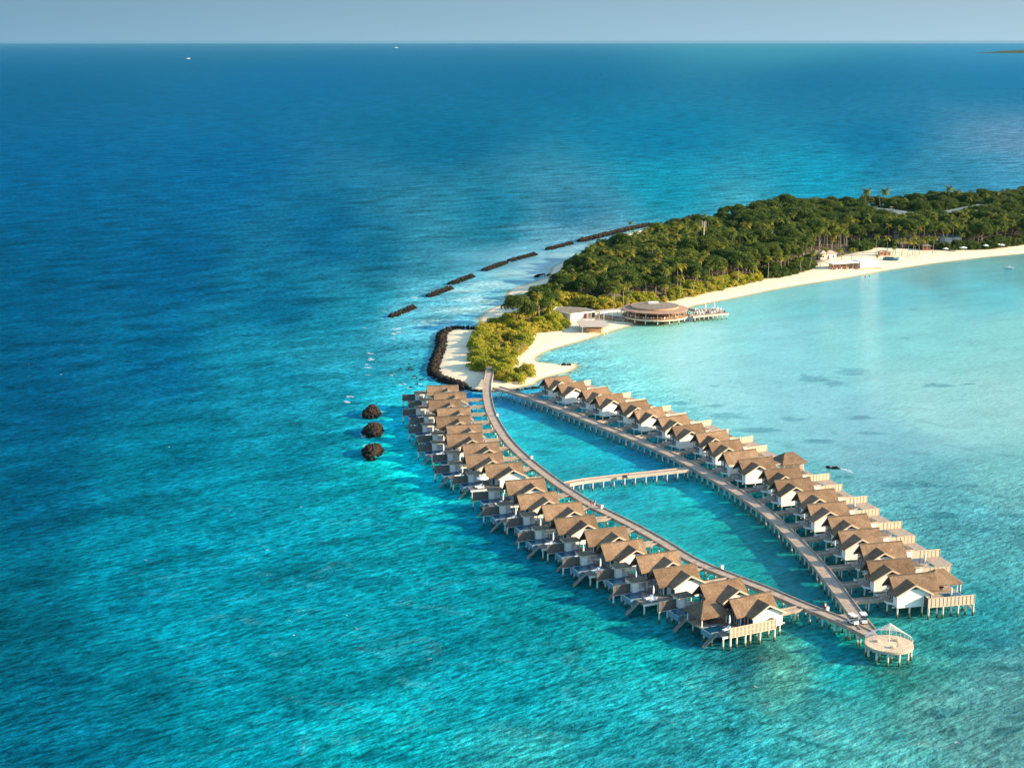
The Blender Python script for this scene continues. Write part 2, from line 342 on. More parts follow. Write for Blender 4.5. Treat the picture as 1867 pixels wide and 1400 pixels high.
gl = N(t, 'BsdfGlossy'); t.links.new(mathn(t, 'MULTIPLY_ADD', rufa, .26, .05), gl.inputs['Roughness']); t.links.new(mix(t, rufa, (1, 1, 1), (.10, .70, .90)), gl.inputs[0]); t.links.new(bn.outputs[0], gl.inputs['Normal'])
fr = N(t, 'Fresnel'); fr.inputs['IOR'].default_value = 1.33; t.links.new(bn.outputs[0], fr.inputs['Normal'])
fac = mathn(t, 'MULTIPLY', fr.outputs[0], mathn(t, 'MULTIPLY_ADD', rufa, -.42, .62), clamp=True)
ms = N(t, 'MixShader'); t.links.new(fac, ms.inputs[0]); t.links.new(dm.outputs[0], ms.inputs[1]); t.links.new(gl.outputs[0], ms.inputs[2])
t.links.new(ms.outputs[0], out.inputs[0]); M['sea'] = m

# ------------------------------------------------------------------ coastline (world metres)
Z = zoomp
coast_px = ([(2300, 425), (2050, 445), (1867, 463), (1800, 469), (1700, 481), (1620, 493), (1540, 508), (1460, 520), (1400, 531), (1330, 546), (1293, 553), (1270, 557), (1245, 566), (1215, 577), (1180, 588)]
  + Z((840, 520), 6.22, [(1867, 480), (1600, 565), (1350, 645), (1100, 710), (950, 765), (875, 815), (855, 845), (885, 875), (1000, 884), (1150, 905), (1250, 884), (1330, 900), (1320, 935), (1250, 980), (1120, 1015), (1000, 1040), (870, 1090), (860, 1120)])
  + [(945, 708), (913, 711.5), (881, 713), (862, 712)]
  + Z((640, 540), 4.515, [(950, 760), (820, 705), (720, 668), (672, 620), (700, 520), (735, 400), (728, 330), (760, 290), (830, 268), (1040, 274), (1060, 245), (1050, 175), (1140, 110), (1250, 62)])
  + Z((900, 380), 4.667, [(100, 760), (120, 700), (300, 640), (450, 592), (500, 500), (650, 430), (830, 340), (960, 288), (1020, 276), (1090, 245)])
  + [(1150, 424), (1210, 411), (1250, 404), (1300, 398), (1400, 390), (1500, 384), (1600, 378), (1700, 371), (1800, 364), (1867, 360), (2050, 352), (2300, 345)])
coast = np.array([at(x, y, 0)[:2] for x, y in coast_px])
def poly_sd(P, poly):
    """signed distance (positive inside) of points P (n,2)"""
    P = np.asarray(P, float); best = np.full(len(P), 1e18); ins = np.zeros(len(P), bool)
    n = len(poly)
    for i in range(n):
        a = poly[i]; b = poly[(i+1) % n]; ab = b-a; ap = P-a
        tt = np.clip((ap@ab)/max(ab@ab, 1e-9), 0, 1); dd = ap-tt[:, None]*ab
        best = np.minimum(best, (dd**2).sum(1))
        if a[1] != b[1]:
            cond = ((a[1] > P[:, 1]) != (b[1] > P[:, 1])) & (P[:, 0] < (b[0]-a[0])*(P[:, 1]-a[1])/(b[1]-a[1])+a[0])
            ins ^= cond
    d = np.sqrt(best); return np.where(ins, d, -d)
def vnoise(x, y, seed=0):
    """smooth value noise in numpy, 0..1"""
    xi = np.floor(x).astype(np.int64); yi = np.floor(y).astype(np.int64); xf = x-xi; yf = y-yi
    xf = xf*xf*(3-2*xf); yf = yf*yf*(3-2*yf)
    def h(a, b):
        n = (a*374761393 + b*668265263 + seed*1442695041) & 0xffffffff
        n = ((n ^ (n >> 13))*1274126177) & 0xffffffff
        return ((n ^ (n >> 16)) & 0xffff)/65535.0
    return (h(xi, yi)*(1-xf)+h(xi+1, yi)*xf)*(1-yf)+(h(xi, yi+1)*(1-xf)+h(xi+1, yi+1)*xf)*yf

# ------------------------------------------------------------------ water sheet
WC = [(0,96,(23,129,167)),(400,92,(35,134,170)),(900,90,(37,139,174)),(1400,88,(84,160,184)),(1860,88,(78,153,184)),(0,150,(1,115,159)),(500,140,(6,123,167)),(1000,140,(1,125,166)),(1500,140,(12,128,169)),(1860,140,(32,129,168)),(50,300,(2,107,153)),(400,300,(3,111,158)),(800,250,(7,118,157)),(1200,250,(9,131,168)),(1600,250,(16,130,169)),(1860,270,(104,150,181)),(1780,310,(61,145,179)),(50,500,(4,97,138)),(300,480,(4,99,143)),(600,430,(14,111,151)),(900,390,(29,135,165)),(1200,340,(26,154,183)),(1500,320,(31,157,189)),(1860,320,(72,156,187)),(50,700,(6,94,133)),(300,650,(8,108,147)),(500,560,(13,114,150)),(700,470,(25,122,155)),(900,430,(37,140,166)),(1050,400,(36,144,173)),(50,900,(5,97,129)),(300,850,(8,124,151)),(480,700,(24,141,169)),(600,600,(32,150,178)),(680,560,(34,145,171)),(800,480,(72,148,171)),(780,580,(113,197,216)),(860,545,(127,201,220)),(900,515,(148,214,226)),(960,490,(178,222,232)),(1020,470,(187,227,234)),(1070,455,(195,227,230)),(870,585,(158,212,223)),(640,660,(53,162,187)),(720,640,(69,167,189)),(760,680,(75,171,192)),(700,720,(52,163,186)),(630,720,(33,152,178)),(50,1100,(5,107,130)),(250,1050,(6,132,156)),(400,950,(9,143,167)),(550,850,(11,143,165)),(640,800,(20,131,154)),(740,790,(33,153,175)),(760,850,(23,145,165)),(50,1300,(5,108,134)),(250,1250,(4,121,143)),(400,1130,(7,151,173)),(560,1020,(11,144,164)),(700,930,(14,153,173)),(850,1000,(10,140,158)),(1000,1090,(12,132,147)),(1150,1150,(20,133,143)),(120,1390,(5,108,134)),(420,1330,(6,146,165)),(600,1200,(10,149,166)),(800,1120,(11,150,168)),(900,1250,(16,166,181)),(700,1350,(14,162,174)),(950,1390,(50,181,184)),(1100,1300,(32,171,181)),(1080,1390,(36,161,172)),(1250,1300,(51,172,178)),(1400,1200,(101,153,137)),(1330,1180,(43,133,132)),(1300,1390,(43,161,172)),(1500,1300,(70,164,166)),(1600,1390,(87,185,183)),(1520,1200,(37,148,153)),(1700,1280,(90,161,160)),(1850,1390,(93,159,159)),(1850,1250,(87,155,157)),(1700,1180,(69,156,153)),(1640,1230,(64,137,128)),(1550,1170,(30,125,127)),(1800,1120,(68,160,165)),(1850,1020,(93,174,180)),(1760,960,(90,173,184)),(1700,880,(104,180,191)),(1620,830,(123,191,204)),(1850,880,(120,195,200)),(1560,790,(137,203,215)),(1450,740,(145,214,224)),(1700,740,(158,220,221)),(1850,720,(155,218,217)),(1300,700,(165,229,234)),(1150,670,(168,230,227)),(1060,640,(179,224,217)),(1100,640,(168,226,222)),(1250,640,(174,231,231)),(1400,640,(157,224,229)),(1550,640,(150,221,226)),(1700,620,(148,217,219)),(1850,600,(153,215,217)),(1350,570,(159,224,222)),(1500,540,(139,211,211)),(1650,530,(128,210,217)),(1800,530,(130,212,219)),(1700,495,(118,188,180)),(1850,475,(110,179,168)),(1450,530,(153,213,202)),(1200,600,(158,214,197)),(915,728,(49,134,160)),(930,750,(73,180,184)),(980,790,(41,182,191)),(1080,810,(29,171,183)),(1180,840,(24,147,161)),(1050,850,(20,165,178)),(1150,900,(37,166,172)),(1300,920,(29,153,164)),(1230,960,(36,163,170)),(1380,980,(30,121,130)),(1330,1020,(30,146,155)),(1470,1060,(32,115,127)),(1420,1050,(33,130,139)),(-300,400,(4,96,140)),(-300,1000,(4,87,117)),(2200,600,(125,204,209)),(2200,1000,(76,166,174)),(2200,1390,(64,152,152)),(2200,200,(33,131,169)),(-300,150,(7,108,153)),(900,1700,(22,151,161)),(1700,1700,(72,166,165)),(100,1700,(4,99,128))]  # water tints; shadow beside the villa rows is painted into some
xs = np.concatenate([np.arange(-1600, -200, 60), np.arange(-200, 640, 12), np.arange(640, 1900, 6), np.arange(1900, 2080, 12), np.arange(2080, 3500, 60)])
ys = np.concatenate([[79.5, 80.5, 82.0, 84, 86, 88, 91, 95], np.arange(100, 340, 8), np.arange(340, 740, 3.5), np.arange(740, 1440, 5), np.arange(1440, 2600, 60)])
gx, gy = np.meshgrid(xs, ys); gpx, gpy = gx.ravel(), gy.ravel()
dd = np.stack([(gpx-PW/2)/F, math.cos(PITCH)-(gpy-PH/2)/F*math.sin(PITCH), -math.sin(PITCH)-(gpy-PH/2)/F*math.cos(PITCH)], 1)
tt = -H/dd[:, 2]; WX, WY = dd[:, 0]*tt, dd[:, 1]*tt
nx, ny = len(xs), len(ys)
V = np.stack([WX, WY, np.zeros_like(WX)], 1)
extra = np.stack([WX[-nx:], np.full(nx, -4000.0), np.zeros(nx)], 1); extra[:, 0] *= 20
V = np.vstack([V, extra]); gpx = np.concatenate([gpx, gpx[-nx:]]); gpy = np.concatenate([gpy, np.full(nx, 2650.0)]); ny += 1
idx = np.arange(nx*ny).reshape(ny, nx); Fq = np.stack([idx[1:, :-1], idx[1:, 1:], idx[:-1, 1:], idx[:-1, :-1]], -1).reshape(-1, 4)
water = np_mesh('water', V, Fq, M['sea'], smooth=True); water['kind'] = 'structure'
wx = (vnoise(V[:, 0]/45, V[:, 1]/45, 1)-.5)*70*np.clip((gpy-90)/500, 0, 1); wy = (vnoise(V[:, 0]/45, V[:, 1]/45, 2)-.5)*50*np.clip((gpy-90)/600, 0, 1)
qx, qy = gpx+wx, gpy+wy
#WG
WG = [(25,34,41),(25,32,36),(25,31,38),(25,47,43),(25,47,57),(25,37,43),(25,40,47),(25,39,44),(25,38,44),(25,44,50),(25,47,52),(25,48,53),(25,45,48),(25,50,53),(25,44,49),(63,57,56),(36,52,52),(25,49,52),(25,48,52),(25,46,50),(25,45,48),(25,59,57),(25,56,55),(53,61,62),(25,52,55),(25,49,53),(25,53,56),(25,47,50),(25,47,47),(25,37,43),(25,60,61),(25,58,58),(37,61,62),(30,53,54),(25,50,50),(25,46,47),(50,66,67),(29,58,61),(25,49,54),(25,46,52),(25,41,48),(25,41,48),(32,68,75),(39,56,54),(45,63,64),(44,90,89),(37,85,80),(30,57,58),(25,51,50),(25,72,71),(25,65,64),(25,47,49),(25,75,73),(25,211,163),(25,224,160),(29,52,51),(25,60,59),(25,71,70),(25,72,72),(25,59,58),(26,73,68),(35,69,63),(53,120,104),(33,83,82),(25,78,77),(29,58,57),(25,64,63),(42,67,66),(44,80,77),(59,60,59),(54,64,64),(46,55,55),(61,70,70),(53,84,82),(25,55,70),(76,75,75),(70,84,82),(59,59,58),(25,115,108),(70,68,66),(75,72,68),(72,71,68),(38,69,69),(32,72,71),(25,110,107),(25,62,65),(53,61,58),(57,61,59),(52,59,57),(51,57,57),(60,62,59),(54,59,58),(58,61,58),(61,60,57),(61,60,56),(56,62,61),(47,69,69),(29,58,67),(41,62,66),(62,69,68),(48,58,59),(44,58,56),(46,61,58),(48,62,59),(35,61,63),(25,52,58),(25,52,55),(25,53,55),(25,41,45),(25,42,44),(25,52,58),(61,79,78),(25,68,107),(25,74,104),(25,81,84),(25,83,81),(25,103,116),(25,69,70),(25,74,84),(25,146,121),(25,79,80),(25,131,102),(25,84,81),(25,123,104),(25,105,90),(25,47,52),(31,53,54),(36,54,50),(80,61,58),(78,73,68),(31,53,52),(25,37,44),(63,57,56),(59,56,52),(41,106,108)]
cp = np.array([(a, b_) for a, b_, _ in WC], float); cc = np.array([s2l(c_) for _, _, c_ in WC])
if WG: cc = cc*np.array(WG)/100.0
num = np.zeros((len(V), 3)); den = np.zeros(len(V))
for (a, b_), c_ in zip(cp, cc):
    d2 = ((qx-a)/(1.25+3.5*np.clip((330-qy)/250, 0, 1)))**2+(qy-b_)**2
    w_ = 1.0/(d2+1500)**2.0*np.exp(-d2/(2*420.0**2)); num += w_[:, None]*c_; den += w_
tintc = num/np.maximum(den, 1e-30)[:, None]
TINT_GAIN = 1.0
sdw = poly_sd(V[:, :2], coast)          # negative in water
shore = np.clip(1+sdw/5.0, 0, 1); shore = np.where(sdw > 0, 1, shore)
sandc = s2l((150, 176, 140)); tintc = tintc*(1-.6*shore[:, None]**1.5)+sandc*(.6*shore[:, None]**1.5)
bar_ = np.zeros(len(V))                       # pale sandbars behind the breakwaters
for a_x, a_y, rx_, ry_ in [(800,588,40,5),(850,566,60,8),(880,545,60,8),(850,530,50,5),(905,520,60,8),(950,500,60,8),(995,484,50,7),(1035,466,50,6),(1080,452,40,5),(900,560,40,10),(835,600,30,6)]:
    bar_ = np.maximum(bar_, np.exp(-(((gpx-a_x)/rx_)**2+((gpy-a_y)/ry_)**2)))
bar_ = np.clip(bar_*(.55+.9*vnoise(V[:, 0]/9, V[:, 1]/14, 11)), 0, 1)*.8
tintc = tintc*(1-bar_[:, None])+np.array([.30, .50, .50])*bar_[:, None]
sm = lambda x, a, b_: np.clip((x-a)/(b_-a), 0, 1)
# calmness: lagoon side is right of the island/right boardwalk, inner basin half calm
lag = np.clip((gpx-(1000+(gpy-640)*1.45))/160, 0, 1)*sm(gpy, 440, 470); lag = np.where(gpy > 820, lag*np.clip(1-(gpy-820)/200, 0.0, 1), lag)
basin_poly = np.array([at(x, y)[:2] for x, y in [(890, 700), (960, 725), (1090, 770), (1256, 856), (1400, 940), (1510, 1050), (1580, 1150), (1460, 1100), (1297, 1040), (1148, 955), (1037, 895), (930, 806), (895, 750)]])
basin = np.clip(poly_sd(V[:, :2], basin_poly)/6+.5, 0, 1)
inner = np.clip((gpx-(700+(440-gpy)*-1.0))/80, 0, 1)*0
ruf = 1-.93*lag; ruf = np.minimum(ruf, 1-.55*basin)
ruf = np.minimum(ruf, 1-.3*np.clip((gpx-1350)/250, 0, 1)*np.clip((gpy-760)/120, 0, 1))
cor = np.clip((gpy-900)/350, 0, 1)*np.clip((gpx-850)/500, 0, 1)
cor = np.maximum(cor, .30*basin*sm(gpy, 700, 800)); cor = np.maximum(cor, .55*lag*sm(gpy, 560, 830)); cor = np.maximum(cor, .45*sm(gpy, 850, 1100)*sm(gpx, 150, 500))
cor = np.maximum(cor, .55*np.exp(-(((gpx-745)/90)**2+((gpy-670)/45)**2)))
cor = np.maximum(cor, .8*np.exp(-(((gpx-1520)/75)**2+((gpy-684)/14)**2))); cor = np.maximum(cor, .6*np.exp(-(((gpx-1710)/50)**2+((gpy-703)/8)**2)))
cor = np.maximum(cor, .5*sm(gpx, 1450, 1700)*sm(gpy, 740, 860)*sm(-gpy, -1100, -950))
pat = np.zeros(len(V))
for a_x, a_y, rx_, ry_ in [(1478,690,34,8),(1560,679,40,8),(1525,700,34,6),(1300,704,15,3),(1712,703,36,4),(1652,617,16,3),(1668,563,15,3),(1770,700,14,2),(1330,757,34,6),(1385,785,48,6),(1445,765,34,5),(1300,740,26,4),(1500,805,34,5),(1580,790,40,5),(1560,762,30,4),(1240,735,20,3),(1545,870,22,5),(1640,885,36,6),(1702,886,34,6),(1770,884,28,5),(1826,905,24,5),(1850,940,26,7),(1720,940,34,6),(1800,965,30,7),(1660,925,24,5),(1820,1170,40,10),(1760,1195,30,7),(1850,1215,34,9),(1700,1160,26,6),(1480,1262,46,8),(1225,1215,46,10),(1100,1240,40,7),(1330,1290,36,8),(1500,1345,46,9),(1740,1300,44,10),(1830,1330,40,10),(1640,1345,34,9),(940,782,14,3),(1004,765,14,3),(976,778,10,3),(972,801,16,4),(1018,792,26,4),(1030,812,34,5),(990,826,22,5),(1120,905,30,5),(1250,938,34,6),(1190,940,30,5),(1340,985,30,6),(985,1130,30,6),(860,1020,34,5),(60,870,60,12),(160,930,60,10),(80,1040,60,12),(230,1110,60,9),(120,1240,70,12),(260,1340,60,12),(60,1370,60,14),(420,1240,50,8),(560,1300,50,9),(330,1000,50,7),(690,1060,50,7),(700,1380,60,12),(880,1380,60,10),(1010,1330,40,8)]:
    pat = np.maximum(pat, np.exp(-(((gpx-a_x)/rx_)**2+((gpy-a_y)/ry_)**2)*.8)*(1.0 if gpx is not None else 0))
a_ = water.data.attributes.new('patch', 'FLOAT', 'POINT'); a_.data.foreach_set('value', pat.astype(np.float32))
me = water.data
for nm, ar in (('rough', ruf), ('coral', cor)):
    a_ = me.attributes.new(nm, 'FLOAT', 'POINT'); a_.data.foreach_set('value', ar.astype(np.float32))
a_ = me.attributes.new('tint', 'FLOAT_COLOR', 'POINT'); a_.data.foreach_set('color', np.concatenate([np.clip(tintc*TINT_GAIN, 0, 1), np.ones((len(V), 1))], 1).astype(np.float32).ravel())

# ------------------------------------------------------------------ island ground
def in_tri_grid():
    rows = []; x0, x1, y0, y1 = coast[:, 0].min()-12, coast[:, 0].max()+12, coast[:, 1].min()-12, coast[:, 1].max()+12
    X = [x0]
    while X[-1] < x1: X.append(X[-1]+(1.6 if X[-1] < 110 else 4.0))
    Y = [y0]
    while Y[-1] < y1: Y.append(Y[-1]+(1.8 if Y[-1] < 720 else 5.0))
    return np.array(X), np.array(Y)
X, Y = in_tri_grid(); GX, GY = np.meshgrid(X, Y); P = np.stack([GX.ravel(), GY.ravel()], 1)
sdi = poly_sd(P, coast)
forest_px = [(2300, 418), (1867, 447), (1806, 455), (1756, 457), (1700, 458), (1660, 454), (1600, 452), (1560, 464), (1500, 478), (1480, 492), (1440, 503), (1398, 509), (1349, 521), (1300, 532), (1273, 538), (1237, 546), (1200, 552), (1160, 560), (1120, 563), (1085, 570), (1040, 562), (1012, 574), (1040, 596), (1016, 604), (1000, 607), (973, 609), (965, 611), (973, 623), (955, 639), (938, 655), (936, 672), (968, 682), (943, 698), (901, 694), (890, 678), (867, 679), (852, 652), (867, 612), (876, 600), (926, 585), (946, 573), (966, 555), (983, 541), (1006, 525), (1017, 507), (1046, 487), (1081, 469), (1125, 460), (1170, 441), (1210, 430), (1260, 421), (1300, 415), (1400, 397), (1500, 390), (1600, 384), (1700, 377), (1867, 366), (2300, 350)]
forest = np.array([at(x, y, 1)[:2] for x, y in forest_px])
sdf = poly_sd(P, forest)
zt = np.clip(sdi*.13, -.8, .75)+np.clip((sdi-6)*.02, 0, .5)+(vnoise(P[:, 0]/3, P[:, 1]/3, 5)-.5)*.12*np.clip(sdi/3, 0, 1)
idx = np.arange(len(P)).reshape(len(Y), len(X)); Fq = np.stack([idx[:-1, :-1], idx[:-1, 1:], idx[1:, 1:], idx[1:, :-1]], -1).reshape(-1, 4)
keep = (sdi[Fq] > -6.5).any(1); Fq = Fq[keep]; used, inv = np.unique(Fq, return_inverse=True); Fq = inv.reshape(-1, 4)
ground = np_mesh('beach_sand', np.stack([P[used, 0], P[used, 1], zt[used]], 1), Fq, M['sand'], smooth=True); ground['kind'] = 'structure'
a_ = ground.data.attributes.new('litter', 'FLOAT', 'POINT'); a_.data.foreach_set('value', np.clip(sdf[used]/3, 0, 1).astype(np.float32))
def gz(x, y):
    d = poly_sd(np.array([[x, y]]), coast)[0]
    return float(np.clip(d*.13, -.8, .75)+np.clip((d-6)*.02, 0, .5))
def atg(px, py):
    p = at(px, py, .9); p = at(px, py, max(0, gz(p.x, p.y))); p.z = max(0.0, gz(p.x, p.y)); return p
#MORE
# ------------------------------------------------------------------ villas (local x along the ridge, -y towards the front; walkway at +x, lagoon or sea terrace at -x)
DZ = 2.9; RZ = 7.9; EZ = 5.12; RUN = 2.75
def gable_prof(h, rz, ez, t): return [(-h, ez), (-h, ez-t), (0, rz-t), (h, ez-t), (h, ez), (0, rz)]
def villa_stilt(parent, x, y, mir, ztop=2.45, r=.19):
    x = -x if mir else x
    key = round(ztop, 2)
    if key not in STILT:
        mb = MB(); mb.tube((0, 0, -1.2), (0, 0, ztop), r, r, 8); STILT[key] = mb.build('stilt', M['stilt'])
        STILT[key].location = (x, y, 0); par(STILT[key], parent); return
    c = STILT[key].copy(); C.objects.link(c); c.location = (x, y, 0); par(c, parent)
STILT = {}
def make_villa(name, mir=False, wing=True, end=False, lattice=False):
    STILT.clear()
    root = empty(name); K = dict(mirror=mir)
    # main roof + cross wing roof
    mb = MB(); mb.exx(gable_prof(RUN, RZ, EZ, .34), -5.1, 5.1); roof = mb.build('roof', M['thatch'], root, **K)
    mb = MB(); mb.beam((-5.12, 0, RZ+.02), (5.12, 0, RZ+.02), .34, .16); mb.build('ridge_cap', M['thatch_old'], roof, **K)
    for sx in (-4.96, 4.96):
        mb = MB()
        for sy in (-1, 1): mb.beam((sx, sy*RUN, EZ-.42), (sx, 0, RZ-.42), .1, .22)
        mb.build('bargeboard', M['darkwood'], roof, **K)
    # walls of the main house, set back under the gables
    mb = MB(); k = (RZ-EZ)/RUN; zt = lambda y: RZ-.36-abs(y)*k
    mb.exx([(-2.2, DZ-.02), (2.2, DZ-.02), (2.2, zt(2.2)), (0, zt(0)), (-2.2, zt(2.2))], -3.7, 4.3, 0)
    mb.build('wall', M['white'], root, **K)
    # dark timber gable ends a hand's width proud of the wall
    for nm, x0, x1 in (('gable_end', -3.78, -3.705), ('gable_end', 4.305, 4.38)):
        mb = MB(); mb.exx([(-2.1, DZ), (2.1, DZ), (2.1, zt(2.1)-.02), (0, zt(0)-.03), (-2.1, zt(2.1)-.02)], x0, x1)
        ge = mb.build(nm, M['darkwood'], root, **K)
        xo = x0 if x0 < 0 else x1; dx = -.03 if x0 < 0 else .03
        for (ya, yb, za, zb) in ((-1.9, -.3, DZ+.1, 5.3), (.4, 1.9, DZ+.1, 5.3)):
            mb = MB(); xs_ = sorted((xo, xo+dx)); mb.box(xs_[0], xs_[1], ya, yb, za, zb); w_ = mb.build('window', M['glass'], ge, **K)
            mb = MB(); xs2 = sorted((xo+dx, xo+dx*2.6)); a, b_ = xs2
            for yy in (ya, (ya+yb)/2-.04, yb-.08): mb.box(a, b_, yy, yy+.08, za, zb)
            mb.box(a, b_, ya+.08, yb-.08, zb-.08, zb-.002); mb.box(a, b_, ya+.08, yb-.08, za+.002, za+.08)
            mb.build('window_frame', M['whitet'], ge, **K)
        if x0 > 0:                                    # curtained upper panel towards the walkway
            for ca, cb2_ in ((-1.6, -.4), (.6, 1.7)): mb = MB(); mb.box(*sorted((xo+dx, xo+dx*1.8)), ca, cb2_, 3.9, 4.9); mb.build('curtain', M['cushion'], ge, **K)
    if wing:
        wr = MB(); wr.exy([(1.4-4.1, 5.0), (1.4-4.1, 4.72), (1.4, 6.9), (1.4+4.1, 4.72), (1.4+4.1, 5.0), (1.4, 7.2)], -4.6, -.4)
        wro = wr.build('wing_roof', M['thatch'], root, **K)
        mb = MB()
        for sx in (-1, 1): mb.beam((1.4+sx*4.1, -4.66, 4.86), (1.4, -4.66, 7.05), .10, .30)
        mb.build('bargeboard', M['barge'], wro, **K)
        kk = 2.2/4.1; zw = lambda x: 6.88-abs(x-1.4)*kk
        mb = MB(); mb.exy([(-2.0, 2.35), (5.0, 2.35), (5.0, zw(5.0)), (1.4, zw(1.4)), (-2.0, zw(-2.0))], -4.05, -2.22); wwall = mb.build('wing_wall', M['white'], root, **K)
        mb = MB()
        for x_ in (-2.06, 4.96): mb.box(x_, x_+.1, -4.11, -4.0, 2.33, zw(5.0)-.03)
        mb.box(-1.96, 4.96, -4.11, -4.055, 2.3, 2.46); mb.build('corner_board', M['whitet'], wwall, **K)
        mb = MB(); mb.add([(.1, -4.075, 6.05), (2.7, -4.075, 6.05), (1.4, -4.075, 6.72)], [(0, 1, 2)]); mb.add([(.1, -4.06, 6.05), (2.7, -4.06, 6.05), (1.4, -4.06, 6.72)], [(2, 1, 0)]); mb.build('gable_vent', M['darkwood'], wwall, **K)
        # side of the wing towards the terrace: glazed doors
        mb = MB(); mb.box(-2.04, -2.003, -3.9, -2.5, DZ+.05, 4.75); mb.build('window', M['glass'], wwall, **K)
    else:
        mb = MB(); mb.box(-2.0, 4.9, -3.5, -2.22, 2.35, 5.0); mb.build('wing_wall', M['white'], root, **K)
    # front bay of the main house beside the wing
    mb = MB(); mb.box(-3.55, -2.9, -2.245, -2.203, DZ+.05, 5.0); mb.build('window', M['glass'], root, **K)
    if mir or end:
        mb = MB(); mb.box(-2.75, -2.15, -2.26, -2.203, DZ, 5.0); mb.build('door', M['door'], root, **K)
    # deck: house plinth, terrace and zig-zag porch edge towards the walkway
    mb = MB()
    mb.prism([(-4.2, 3.4), (-4.2, -4.0), (-2.02, -4.0), (-2.02, -4.02), (5.0, -4.02), (5.0, -2.8), (6.1, -1.5), (6.1, 3.4)], DZ-.32, DZ-.03, 0)
    yb = -5.4 if not end else -5.55
    mb.prism([(-10.2, -1.9 if not end else -2.9), (-10.2, yb), (-3.0, yb), (-3.0, -4.04), (-4.24, -4.04), (-4.24, 4.2), (-8.8, 4.2), (-8.8, 2.0 if not end else 1.0), (-6.6, 2.0 if not end else 1.0), (-6.6, -1.9 if not end else -2.9)], DZ-.3, DZ, 0)
    dk = mb.build('deck', M['deck'] if mir else M['deckshade'], root, **K)
    mb = MB(); mb.beam((6.14, 3.4, DZ-.16), (6.14, -1.5, DZ-.16), .06, .42); mb.beam((6.14, -1.5, DZ-.16), (5.05, -2.85, DZ-.16), .06, .42); mb.beam((5.04, -2.8, DZ-.16), (5.04, -4.0, DZ-.16), .06, .42); mb.build('fascia', M['whitet'], dk, **K); mb = MB()
    mb.beam((-10.24, yb+.02, DZ-.2), (-3.0, yb+.02-.04, DZ-.2), .07, .42); mb.build('fascia', M['whitet'], dk, **K)
    # pool with a tiled outer wall and an infinity edge
    py0, py1 = (-1.85, 1.9) if not end else (-2.85, .5)
    mb = MB(); x0, x1 = -11.2, -6.65; mb.box(x0, x0+.22, py0, py1, 1.75, DZ-.06); mb.box(x1-.2, x1, py0, py1, 1.75, DZ+.04); mb.box(x0+.22, x1-.2, py0, py0+.22, 1.75, DZ+.04); mb.box(x0+.22, x1-.2, py1-.22, py1, 1.75, DZ+.04); mb.box(x0+.22, x1-.2, py0+.22, py1-.22, 1.75, 1.9)
    pl = mb.build('pool', M['tile'], root, **K)
    mb = MB(); mb.box(x0+.2, x1-.2, py0+.22, py1-.22, 2.5, DZ-.05); mb.build('pool_water', M['pool'], pl, **K)
    # bathing pavilion or thatched hip pavilion
    if not end:
        mb = MB(); A = [(-8.95, 4.5), (-8.95, 1.5), (-5.1, 1.5), (-5.1, 4.5)]
        mb.prism(A, 5.0, 5.18); mb.add([(x, y, 5.18) for x, y in A]+[(-7.5, 3, 5.62), (-6.5, 3, 5.62)], [(0, 1, 4), (1, 2, 5, 4), (2, 3, 5), (3, 0, 4, 5)])
        pr = mb.build('pavilion_roof', M['thatch_old'], root, **K)
        mb = MB(); mb.box(-9.0, -5.05, 1.44, 1.498, 4.96, 5.12); mb.build('fascia', M['barge'], pr, **K); mb = MB(); mb.box(-9.01, -8.952, 1.5, 4.5, 4.96, 5.12); mb.build('fascia', M['barge'], pr, **K)
        mb = MB(); mb.box(-8.65, -8.5, 1.8, 4.1, DZ, 4.98); mb.box(-8.5, -5.4, 3.95, 4.1, DZ, 4.98); mb.box(-8.5, -7.3, 1.8, 1.95, DZ, 4.98); pw = mb.build('pavilion_wall', M['white'], root, **K)
        mb = MB(); mb.box(-5.42, -5.28, 1.75, 1.89, DZ, 4.98); mb.build('pavilion_post', M['whitet'], root, **K)
        mb = MB(); mb.box(-7.2, -5.7, 2.2, 3.7, DZ, 3.3); mb.box(-7.2, -5.7, 3.5, 3.8, 3.3, 3.75); mb.build('daybed', M['cushion'], root, **K)
    else:
        cx_, cy_ = -8.0, 3.1; hx, hy = 3.7, 3.3
        mb = MB(); A = [(cx_-hx, cy_-hy), (cx_+hx, cy_-hy), (cx_+hx, cy_+hy), (cx_-hx, cy_+hy)]
        B_ = [(cx_-.9, cy_), (cx_+.9, cy_)]
        vs = [(x, y, 4.75) for x, y in A]+[(x, y, 5.05) for x, y in A]+[(x, y, 7.35) for x, y in B_]
        mb.add(vs, [(3, 2, 1, 0), (0, 1, 5, 4), (1, 2, 6, 5), (2, 3, 7, 6), (3, 0, 4, 7), (4, 5, 9, 8), (5, 6, 9), (6, 7, 8, 9), (7, 4, 8)])
        mb.build('pavilion_roof', M['thatch'], root, **K)
        for sx, sy in ((-1, -1), (1, -1), (1, 1), (-1, 1)):
            mb = MB(); x_, y_ = cx_+sx*(hx-.8), cy_+sy*(hy-.8); mb.box(x_-.09, x_+.09, y_-.09, y_+.09, DZ, 4.85); mb.build('pavilion_post', M['whitet'], root, **K)
        mb = MB(); mb.prism([(cx_-hx+.5, .55), (cx_+hx-.4, .55), (cx_+hx-.4, 6.0), (cx_-hx+.5, 6.0)], DZ-.32, DZ-.01); mb.build('pavilion_floor', M['deck'], root, **K)
        mb = MB(); mb.box(cx_-1.4, cx_+1.2, cy_+.4, cy_+1.6, DZ, 3.35); mb.box(cx_-1.4, cx_+1.2, cy_+1.3, cy_+1.6, 3.35, 3.9); mb.build('sofa', M['redfab'], root, **K)
